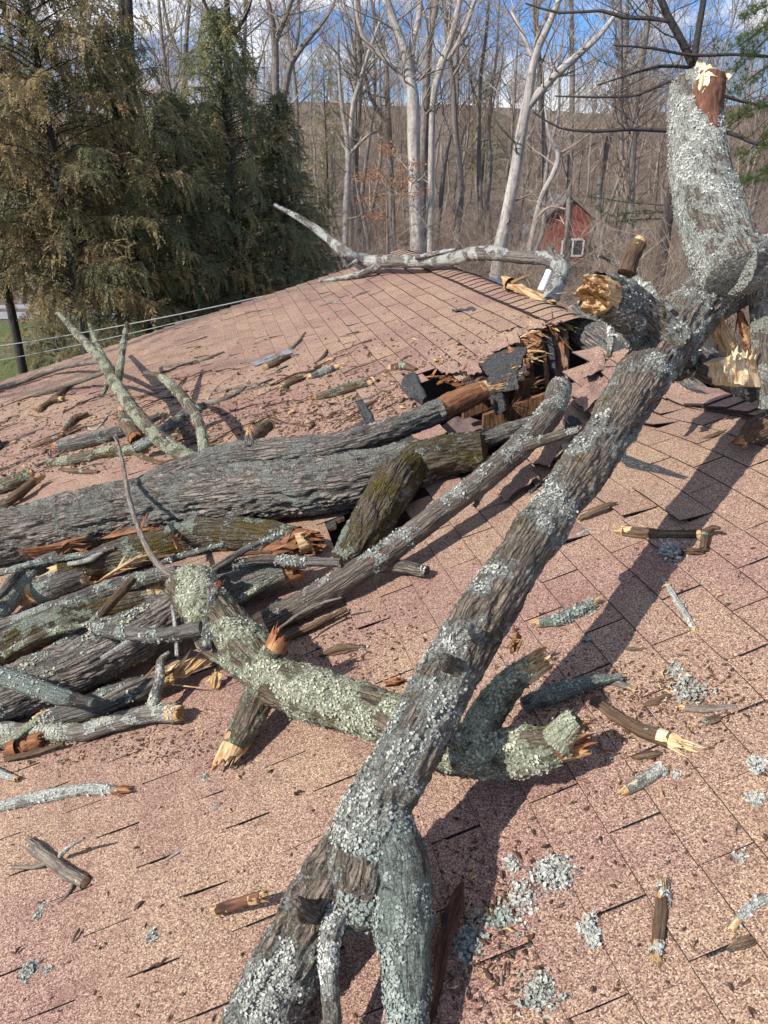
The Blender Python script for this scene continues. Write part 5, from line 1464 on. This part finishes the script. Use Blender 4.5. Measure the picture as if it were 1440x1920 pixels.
own_tree('twin dark trunks rising behind the tall brown-tinged evergreen', 'twd', 30, [[(248, 330, 20), (247, 180, 18), (243, 60, 16), (240, -60, 13)], [(232, 260, 15), (231, 150, 14), (229, 20, 12), (222, -60, 9)]], seed=8, tl=2.6, twigs=22)
own_tree('straight dark tree behind the dark green evergreen spire', 'twd', 30, [[(430, 250, 14), (428, 110, 13), (426, 20, 11), (424, -60, 9)], [(428, 90, 8), (400, 40, 7), (372, -20, 5)], [(428, 80, 8), (460, 30, 7), (478, -30, 5)]], seed=9, tl=2.6, twigs=20)
own_tree('grey tree forking like a Y at the top centre-left', 'tw', 33, [[(520, 300, 15), (517, 150, 14), (515, 70, 13), (502, 0, 9), (490, -50, 7)], [(516, 80, 10), (540, 20, 8), (560, -40, 6)]], seed=10, tl=2.4, twigs=20)
own_tree('grey tree bending right above the evergreens', 'tw', 34, [[(528, 260, 11), (540, 140, 13), (562, 95, 10), (590, 60, 8), (622, 15, 6), (640, -40, 5)], [(542, 135, 8), (560, 60, 6), (558, -20, 5)]], seed=11, tl=2.2, twigs=20)
own_tree('straight pole-like tree standing in front of the red house', 'tw', 40, [[(1064, 470, 13), (1068, 330, 11), (1073, 180, 10), (1072, 40, 8), (1070, -50, 6)]], seed=12, tl=2.6, twigs=22)
own_tree('paired pale trunks left of the snapped limb top', 'tw', 38, [[(1180, 440, 14), (1188, 240, 15), (1202, 120, 14), (1218, 20, 10), (1226, -50, 8)], [(1166, 300, 9), (1163, 180, 9), (1164, 60, 8), (1160, -40, 6)]], seed=13, tl=2.6, twigs=22)
own_tree('dark near tree with long level branches behind the snapped limb top', 'twd', 13, [
    [(1345, 420, 26), (1330, 240, 22), (1305, 140, 16), (1280, 80, 14), (1252, 30, 13), (1228, -30, 12)],
    [(1256, 40, 9), (1215, 34, 8), (1168, 32, 8), (1125, 20, 6), (1050, 24, 5), (985, 6, 3)], [(1305, 150, 8), (1255, 152, 7), (1195, 178, 6), (1120, 182, 5), (1040, 180, 3)],
    [(1330, 250, 9), (1255, 245, 9), (1180, 242, 8), (1120, 246, 7), (1050, 240, 4), (1000, 210, 3)], [(1292, 126, 7), (1235, 124, 6), (1180, 140, 5), (1120, 160, 3)],
    [(1335, 240, 9), (1385, 255, 9), (1420, 270, 8), (1480, 272, 6)], [(1440, 106, 6), (1370, 102, 6), (1300, 104, 6), (1220, 90, 5), (1150, 85, 3)], [(1330, 170, 7), (1390, 190, 6), (1450, 200, 4)], [(1160, 180, 4), (1172, 220, 4), (1182, 252, 3)]],
    seed=14, tl=1.0, twigs=9, twm='twigd', minr=.004, lev=2)
own_tree('grey tree at the far upper left edge', 'tw', 34, [[(20, 300, 13), (22, 120, 12), (10, 20, 9), (-10, -50, 7)], [(22, 110, 8), (60, 40, 7), (95, -30, 5)]], seed=15, tl=2.8, twigs=22)
own_tree('thin grey tree behind the gap between the two evergreen groups', 'tw', 36, [[(345, 330, 10), (346, 150, 10), (352, 40, 8), (360, -50, 6)], [(346, 120, 7), (318, 60, 6), (300, -30, 4)]], seed=16, tl=2.6, twigs=22)
own_tree('slender tree right of the leaning white tree, with upswept twigs', 'tw', 42, [[(905, 470, 11), (898, 300, 10), (900, 160, 8), (912, 60, 6), (920, -40, 4)], [(899, 210, 6), (880, 140, 5), (868, 70, 4)]], seed=17, tl=2.4, twigs=26)

# the wood behind: copies of six leafless trees
kinds = [bare_tree(301, 15, .15, .35), bare_tree(302, 17, .17, .4, .02), bare_tree(303, 13, .11, .3, -.03), bare_tree(304, 19, .19, .45), bare_tree(305, 11, .08, .2, .04, .9, 'twigr'), bare_tree(306, 16, .13, .3, -.02, .6)]
rd = random.Random(12)
firsts = [True] * 6
for k in range(150):
    D_ = rd.uniform(42, 125) if k > 30 else rd.uniform(36, 50)
    px = rd.uniform(-60, 1500)
    if 1030 < px < 1118 and D_ < 50: px -= 220
    i = rd.randrange(6)
    put(kinds[i], px, D_, rd.uniform(0, 6.28), rd.uniform(.75, 1.2), 'slender leafless tree among the grey-brown crowd of bare trees behind the roof', 'bare trees of the wood behind', firsts[i])
    firsts[i] = False

# two leafless trees left of the house whose twigs dapple the far slope
for (x, y, sc, lab) in [(-13.0, 2.0, .95, 'leafless tree left of the house dappling the far roof slope'), (-15.5, 6.5, .9, 'second leafless tree left of the house, farther along the far slope')]:
    o = copy_tree(kinds[1], (x, y, 0), rd.uniform(0, 6), sc, lab)
    if 'group' in o: del o['group']
    o['category'] = 'tree'

# the far wood on the hill, one mass
mb = MB()
for k in range(460):
    D_ = rd.uniform(85, 225)
    x = rd.uniform(-.62, .62) * D_; z = gnd(x, D_)
    H = rd.uniform(6, 13)
    base = np.array([x, D_, z])
    tint = rd.uniform(0., 1.)
    pts = [base + np.array([rd.gauss(0, .3) * f, 0, H * f]) for f in (0, .3, .6, 1)]
    thin(mb, pts, [.11, .09, .06, .015], tint)
    for j in range(26):
        f = rd.uniform(.2, .95); p = base + np.array([0, 0, H * f])
        a = rd.uniform(0, 6.28); d = np.array([math.cos(a) * .7, math.sin(a) * .5, rd.uniform(.4, 1)])
        grow(mb, p, d / np.linalg.norm(d), H * .22, .022, 1, rd, tint, .2, (3, 5), 0, .013)
tag(mb.build('far_wood', M['twig']), 'far leafless wood on the hill', 'wood', kind='stuff')

# brush: many-stemmed leafless shrubs and the undergrowth
def shrub(seed, H, n, twm='twigr', arch=.3):
    rd_ = random.Random(seed); mb = MB()
    for k in range(n):
        a = rd_.uniform(0, 6.28); b = rd_.uniform(.1, arch)
        grow(mb, (rd_.gauss(0, .25), rd_.gauss(0, .25), -.1), (math.cos(a) * b, math.sin(a) * b, 1), H * rd_.uniform(.6, 1.1), .016, 2, rd_, rd_.uniform(.1, .9), .05, (3, 5), 0, .005, .12)
    return mb.build('shrub', M[twm])
shr = [shrub(401, 3.6, 14), shrub(402, 2.6, 18, 'twigr', .6), shrub(403, 4.6, 12, 'twig'), shrub(404, 3.2, 16, 'twig', .5)]
fs = [True] * 4
for k in range(230):
    D_ = rd.uniform(20, 70) if k % 3 else rd.uniform(17, 30)
    px = rd.uniform(520, 1500) if k % 8 else rd.uniform(0, 520)
    if 1030 < px < 1122 and D_ < 57: px -= 200
    i = rd.randrange(4)
    put(shr[i], px, D_, rd.uniform(0, 6.28), rd.uniform(.55, 1.0), 'leafless reddish-brown brush shrub in the thicket beyond the ridge', 'brush shrubs of the thicket', fs[i], 'shrub'); fs[i] = False

# evergreens
def leaf_mat(name, stops):
    t = NT(name)
    t.col(t.ramp(t.attr('tint', 'Fac'), stops))
    t.p.inputs['Roughness'].default_value = .7
    tr = t.n.new('ShaderNodeBsdfTranslucent'); ms = t.n.new('ShaderNodeMixShader')
    cc = t.ramp(t.attr('tint', 'Fac'), stops); t.put(tr.inputs[0], cc)
    ms.inputs[0].default_value = .38
    t.l.new(t.p.outputs[0], ms.inputs[1]); t.l.new(tr.outputs[0], ms.inputs[2]); t.l.new(ms.outputs[0], t.out.inputs[0])
    return t.m
M['cedar'] = leaf_mat('dark_evergreen_sprays', [(0, (.085, .105, .065)), (.45, (.17, .19, .10)), (.75, (.28, .26, .12)), (1, (.38, .27, .13))])
M['cedarb'] = leaf_mat('bronzed_evergreen_sprays', [(0, (.09, .105, .06)), (.4, (.18, .185, .095)), (.7, (.29, .23, .115)), (1, (.40, .28, .145))])
M['pine'] = leaf_mat('pine_needles', [(0, (.03, .055, .015)), (.5, (.075, .11, .03)), (1, (.15, .18, .05))])
M['beech'] = leaf_mat('dry_orange_leaves', [(0, (.22, .08, .03)), (.5, (.42, .17, .07)), (1, (.56, .30, .15))])

def evergreen(seed, H, Rm, z0, mat, lab, px, D_, nb=150, bron=0., lean=0):
    rg = np.random.default_rng(seed)
    x = (px - 720) / F * (D_ * math.cos(P)); y = D_; z = gnd(x, y)
    root = empty('evergreen_tree', (x, y, z), lab, 'tree')
    b = np.array([x, y, z])
    mt = MB()
    tube(mt, [b + np.array([0, 0, -.3]), b + np.array([.05, 0, H * .4]), b + np.array([lean * .6, 0, H * .75]), b + np.array([lean, 0, H * .98])], [.11, .085, .055, .012], 12, .2, seed, .08, .04, 0, 6.)
    LV, LT = [], []
    for k in range(nb):
        f = (k + rg.random()) / nb
        zz = z0 + (H - z0) * f
        L = Rm * 1.1 * (min(1., (1 - f) * 1.7) ** .75) * rg.uniform(.4, 1.25) * (.75 + .25 * min(1, f * 6)) + .15
        a = k * 2.4 + rg.normal(0, .5)
        n = 7
        s = np.linspace(0, 1, n)
        droop = rg.uniform(.05, .45)
        dirx, diry = math.cos(a), math.sin(a)
        pts = np.stack([b[0] + lean * f + dirx * L * s, b[1] + diry * L * s, b[2] + zz + L * (.62 * s - (.28 + droop) * s * s)], -1)
        thin(mt, pts, .012 * (1 - s) + .003, .3, 0)
        btn = rg.normal(.50 + bron * rg.uniform(0, .9), .16) + (.2 if rg.random() < .15 else 0)
        for q_ in range(int(9 + L * 13)):
            ss = rg.uniform(.02, 1.0) ** .8
            base = np.array([np.interp(ss, s, pts[:, c]) for c in range(3)])
            sd_ = 1 if q_ % 2 else -1
            ax = np.array([dirx * rg.uniform(.2, 1.) - sd_ * diry * rg.uniform(.1, .8), diry * rg.uniform(.2, 1.) + sd_ * dirx * rg.uniform(.1, .8), rg.uniform(-1.7, .5)])
            ax /= np.linalg.norm(ax)
            FL = rg.uniform(.14, .36)
            fan = np.cross(ax, np.array([rg.normal(0, .5), rg.normal(0, .5), 1.])); fan /= np.linalg.norm(fan)
            up_n = np.cross(fan, ax)
            m = 14
            g = np.linspace(.05, 1, m) + rg.normal(0, .02, m)
            sg = np.where(np.arange(m) % 2, 1., -1.)
            c0 = base + ax * (FL * g)[:, None] - np.array([0, 0, .35]) * (FL * g * g)[:, None]
            d2 = ax * (.55 + .5 * g)[:, None] + fan * (sg * (.85 - .5 * g))[:, None] + rg.normal(0, .16, (m, 3)) - np.array([0, 0, .25])
            d2 /= np.linalg.norm(d2, axis=1)[:, None]
            l2 = FL * rg.uniform(.22, .42, m) * (1.05 - .55 * g)
            w2 = np.cross(d2, up_n + rg.normal(0, .35, (m, 3))); w2 /= np.linalg.norm(w2, axis=1)[:, None] + 1e-9
            wd = (rg.uniform(.009, .017, m))[:, None]
            q = np.stack([c0, c0 + d2 * (l2 * .45)[:, None] + w2 * wd, c0 + d2 * l2[:, None], c0 + d2 * (l2 * .45)[:, None] - w2 * wd], 1)
            LV.append(q.reshape(-1, 3))
            LT.append(np.repeat(np.clip(btn + rg.normal(0, .08) + .12 * (g - .5) + rg.normal(0, .05, m), 0, 1), 4))
    mt.build('trunk', M['twd'], root)
    mc = MB()
    V = np.concatenate(LV)
    mc.add(V, np.arange(len(V)).reshape(-1, 4), 0, tint=np.concatenate(LT), smooth=False)
    mc.build('crown', M[mat], root)
evergreen(1, 11.8, 2.1, 3.4, 'cedarb', 'tallest brown-tinged evergreen at the left, its top leaving the picture', 100, 14.5, 250, .30)
evergreen(2, 9.0, 1.9, 3.6, 'cedarb', 'bronzed evergreen cut by the left edge of the picture', -40, 15.5, 190, .25)
evergreen(3, 8.3, 1.7, 2.8, 'cedar', 'green evergreen with bronzed tips right of the tallest one', 235, 16, 190, .25)
evergreen(4, 7.3, 1.4, 2.0, 'cedar', 'rounded low evergreen between the tallest one and the dark spire', 335, 17, 170, .1)
evergreen(5, 8.9, 1.75, 1.8, 'cedar', 'dark green evergreen spire, highest of the middle group', 430, 18, 230, .0)
evergreen(6, 7.4, 1.1, 1.8, 'cedar', 'narrow dark evergreen at the right end of the evergreen row', 525, 18.5, 150, .0)
evergreen(7, 5.0, .8, 1.4, 'cedar', 'small thin evergreen beside the right end of the row', 578, 20, 80, .05)
evergreen(8, 7.0, 1.6, 2.4, 'cedar', 'low bushy evergreen behind the left part of the row', 180, 20, 140, .15)
evergreen(9, 6.8, 1.6, 1.2, 'cedar', 'low bushy evergreen behind the middle of the row', 390, 21, 140, .1)
evergreen(13, 2.4, 1.3, .1, 'cedar', 'low dark bush on the grass beyond the far-left roof edge', 40, 23, 60, .2)
evergreen(14, 2.0, 1.2, .1, 'cedar', 'second low bush on the grass, nearer the row of evergreens', 135, 22, 60, .1)
evergreen(10, 15.0, 2.6, 3.0, 'cedar', 'far green pine standing in the wood over the Y-forked tree', 612, 70, 110, .25)
evergreen(11, 13.0, 2.8, 3.0, 'cedar', 'far dark pine in the wood left of the leaning white tree', 905, 78, 110, .1)
evergreen(12, 2.6, 1.5, .2, 'cedarb', 'olive evergreen bush at the foot of the big pale sycamore', 830, 27, 60, .4)

def pine_branches(lab, paths, D_, seed, trunk, nt=60):
    rd_ = random.Random(seed); rg = np.random.default_rng(seed)
    b = trunk
    root = empty('pine_tree', (b[0], b[1], gnd(b[0], b[1])), lab, 'tree')
    mt = MB()
    g = gnd(b[0], b[1])
    tube(mt, [(b[0], b[1], g - .3), (b[0], b[1], g + 5), (b[0] + .1, b[1], g + 12)], [.22, .17, .07], 12, .3, seed, .05, .04, 0, 5.)
    LV, LT = [], []
    for pth in paths:
        pts = [at(px, py, D_ + dz) for px, py, dz in pth]
        Q, R = crom(pts, np.linspace(.028, .006, len(pts)), .08)
        thin(mt, Q, R, .3)
        for k in range(nt):
            i = rd_.randrange(len(Q) // 4, len(Q))
            p = Q[i] + np.array([rd_.gauss(0, .10), rd_.gauss(0, .12), rd_.gauss(0, .05)])
            n = 26
            d = rg.normal(0, .7, (n, 3)) + np.array([rd_.gauss(0, .5), rd_.gauss(0, .3), .15]); d /= np.linalg.norm(d, axis=1)[:, None]
            l = rg.uniform(.06, .11, n)[:, None]
            w = np.cross(d, rg.normal(0, 1, (n, 3))); w /= np.linalg.norm(w, axis=1)[:, None]
            q = np.stack([p + w * .0022, p - w * .0022, p + d * l - w * .0012, p + d * l + w * .0012], 1)
            LV.append(q.reshape(-1, 3)); LT.append(np.full(n * 4, min(1, max(0, rd_.gauss(.5, .2)))))
    mt.build('trunk', M['twd'], root)
    mc = MB(); V = np.concatenate(LV); mc.add(V, np.arange(len(V)).reshape(-1, 4), 0, tint=np.concatenate(LT), smooth=False)
    mc.build('crown', M['pine'], root)
tp = at(1640, 200, 11)
pine_branches('green pine with blurred needles at the upper right edge', [[(1600, -40, 0), (1500, 0, 0), (1420, 60, -.3), (1375, 95, -.4)], [(1600, 60, 0), (1500, 90, .2), (1430, 130, .3), (1380, 170, .3)], [(1600, 120, 0), (1490, 170, 0), (1420, 200, .2), (1365, 230, .2)], [(1600, 20, .5), (1480, 40, .6), (1420, 90, .6), (1380, 130, .6)], [(1600, 200, .3), (1500, 240, .3), (1430, 262, .2), (1385, 300, .2)], [(1600, 300, .3), (1480, 310, .3), (1420, 330, .2), (1390, 345, .2)], [(1600, -60, 0), (1520, -40, 0), (1440, 10, .3), (1395, 30, .4)]], 11, 5, tp, 110)
tp2 = at(1250, 430, 24)
pine_branches('small drooping pine in front of the red house', [[(1250, 400, 0), (1200, 395, 0), (1150, 405, 0), (1110, 385, 0)], [(1250, 410, .3), (1190, 412, .3), (1140, 420, .2)], [(1250, 385, -.3), (1180, 380, 0), (1130, 372, 0), (1090, 366, 0)], [(1250, 395, .2), (1215, 400, .2), (1165, 400, 0)]], 24, 6, tp2, 40)

# dry-leaved beech
rg = np.random.default_rng(31)
b = at(722, 440, 30)
root = empty('beech_tree', (b[0], b[1], gnd(b[0], b[1])), 'young tree still holding dry orange leaves left of the sycamore', 'tree')
mt = MB(); LV, LT = [], []
g0 = gnd(b[0], b[1])
tube(mt, [(b[0], b[1], g0 - .3), (b[0] + .1, b[1], g0 + 3), (b[0], b[1], g0 + 6.5)], [.07, .05, .01], 8, .2, 3, .05, .02)
for (px0, px1, py0, py1) in [(735, 660, 300, 340), (735, 790, 300, 305), (735, 675, 350, 375), (735, 800, 355, 360), (735, 690, 395, 402), (735, 690, 330, 325), (735, 770, 330, 340), (735, 720, 280, 272)]:
    p0, p1 = at(px0, py0 + 12, 30), at(px1, py1, 30 + rg.normal(0, .5))
    s = np.linspace(0, 1, 6)[:, None]; Q = p0 * (1 - s) + p1 * s + np.array([0, 0, .2]) * s * (1 - s)
    thin(mt, Q, np.linspace(.02, .005, 6), .4)
    n = 95
    ss = rg.uniform(.15, 1.05, n)[:, None]
    c = p0 * (1 - ss) + p1 * ss + rg.normal(0, .15, (n, 3)) * np.array([1.3, 1.6, .8])
    d = rg.normal(0, 1, (n, 3)); d[:, 2] -= .5; d /= np.linalg.norm(d, axis=1)[:, None]
    w = np.cross(d, rg.normal(0, 1, (n, 3))); w /= np.linalg.norm(w, axis=1)[:, None]
    LV.append(np.stack([c, c + d * .05 + w * .03, c + d * .11, c + d * .05 - w * .03], 1).reshape(-1, 3)); LT.append(np.repeat(rg.random(n), 4))
mt.build('trunk', M['tw'], root)
mc = MB(); V = np.concatenate(LV); mc.add(V, np.arange(len(V)).reshape(-1, 4), 0, tint=np.concatenate(LT), smooth=False); mc.build('crown', M['beech'], root)

# ------------------------------------------------------------------ red house, white shed, wires
def rect_house(name, px0, px1, D_, hgt, roofh, mats, lab, depth=5.0, win=None):
    xa = (px0 - 720) / F * D_ * math.cos(P); xb = (px1 - 720) / F * D_ * math.cos(P)
    z = gnd((xa + xb) / 2, D_)
    root = empty(name, ((xa + xb) / 2, D_, z), lab, 'house' if 'house' in name else 'shed')
    cx, w = (xa + xb) / 2, (xb - xa) / 2
    y0, y1 = D_, D_ + depth
    mb = MB()
    v = [(xa, y0, z - .3), (xb, y0, z - .3), (xb, y0, z + hgt), (cx, y0, z + hgt + roofh), (xa, y0, z + hgt), (xa, y1, z - .3), (xb, y1, z - .3), (xb, y1, z + hgt), (cx, y1, z + hgt + roofh), (xa, y1, z + hgt)]
    mb.add(v, [(0, 1, 2, 3, 4), (9, 8, 7, 6, 5)], 0, smooth=False)
    mb.add(v, [(0, 4, 9, 5), (1, 6, 7, 2)], 0, smooth=False)
    mb.build('wall', mats[0], root)
    mb = MB()
    for sx in (-1, 1):
        e = np.array([cx + sx * (w + .3), 0, z + hgt - .3 * roofh / w]); rdg = np.array([cx, 0, z + hgt + roofh + .05])
        for yy, yz in ((y0 - .3, y1 + .3),):
            q = [np.array([e[0], yy, e[2]]), np.array([rdg[0], yy, rdg[2]]), np.array([rdg[0], yz, rdg[2]]), np.array([e[0], yz, e[2]])]
            up2 = np.array([0, 0, .1])
            vv = np.array(q + [p + up2 for p in q])
            mb.add(vv, [(0, 1, 2, 3), (4, 7, 6, 5), (0, 4, 5, 1), (1, 5, 6, 2), (2, 6, 7, 3), (3, 7, 4, 0)], 0, smooth=False)
    mb.build('roof', mats[1], root)
    for (wx, wz, ww, wh) in (win or []):
        mb = MB()
        for (a, b_, c_, d_) in ((wx - ww, wz, .06, wh + .06), (wx + ww, wz, .06, wh + .06), (wx, wz - wh, ww + .06, .06), (wx, wz + wh, ww + .06, .06), (wx, wz, .04, wh)):
            box(mb, (cx + a, y0 - .05, z + b_), (c_, 0, 0), (0, .045, 0), (0, 0, d_))
        wo = mb.build('window_frame', mats[2], root)
        mb = MB(); box(mb, (cx + wx, y0 - .02, z + wz), (ww, 0, 0), (0, .015, 0), (0, 0, wh)); mb.build('pane', mats[3], wo)
    return root
red = plain_mat('weathered_red_siding', (.24, .075, .055), .25, 3)
glass = plain_mat('dark_window_glass', (.05, .06, .07), .2, 2, .12)
rect_house('red_house', 1032, 1118, 56, 3.0, 1.2, [red, plain_mat('grey_house_roof', (.16, .14, .14), .2, 4), M['trim'], glass], 'small red-sided house seen through the bare trees', 6, [(.5, .95, .75, .55)])
rect_house('white_shed', 995, 1022, 58, 1.7, .5, [M['trim'], plain_mat('shed_roof', (.2, .2, .2), .2, 4), M['trim'], glass], 'small white shed left of the red house', 3, [(0, .9, .3, .3)])

mw = plain_mat('pale_utility_wire', (.28, .28, .28), .1, 3, .5)
for lab, a, e, sag, r in [
        ('upper grey utility wire reaching the gable from the left', at(-400, 668, 22), S(1.3, 8.52, -.06), .35, .008),
        ('lower utility wire just under the upper one', at(-400, 705, 22), S(.9, 8.52, -.06), .35, .006),
        ('lowest utility wire cut off by the roof edge at the left', at(-400, 718, 20), S(-2.1, 8.52, -.12), .1, .008)]:
    a = np.array(a); e = np.array(e).ravel()
    s = np.linspace(0, 1, 40)[:, None]
    Q = a * (1 - s) + e * s - np.array([0, 0, 1.]) * sag * 4 * s * (1 - s)
    mb = MB(); thin(mb, Q, np.full(40, r), .5, 0, 6)
    tag(mb.build('utility_wire', mw, None, tuple(a)), lab, 'wire')
mb = MB(); c = at(85, 497, 26); rg = np.random.default_rng(2)
tube(mb, [c + np.array([-.25, 0, -.1]), c, c + np.array([.25, .05, .05])], [.14, .24, .13], 14, .06, 5, .3, .1)
tag(mb.build('tarp', plain_mat('teal_plastic', (.03, .42, .30), .3, 6, .5), None, tuple(c)), 'bright teal bundle glimpsed through the evergreen foliage', 'tarp')

for o in COL.objects:
    if '_o' in o: del o['_o']
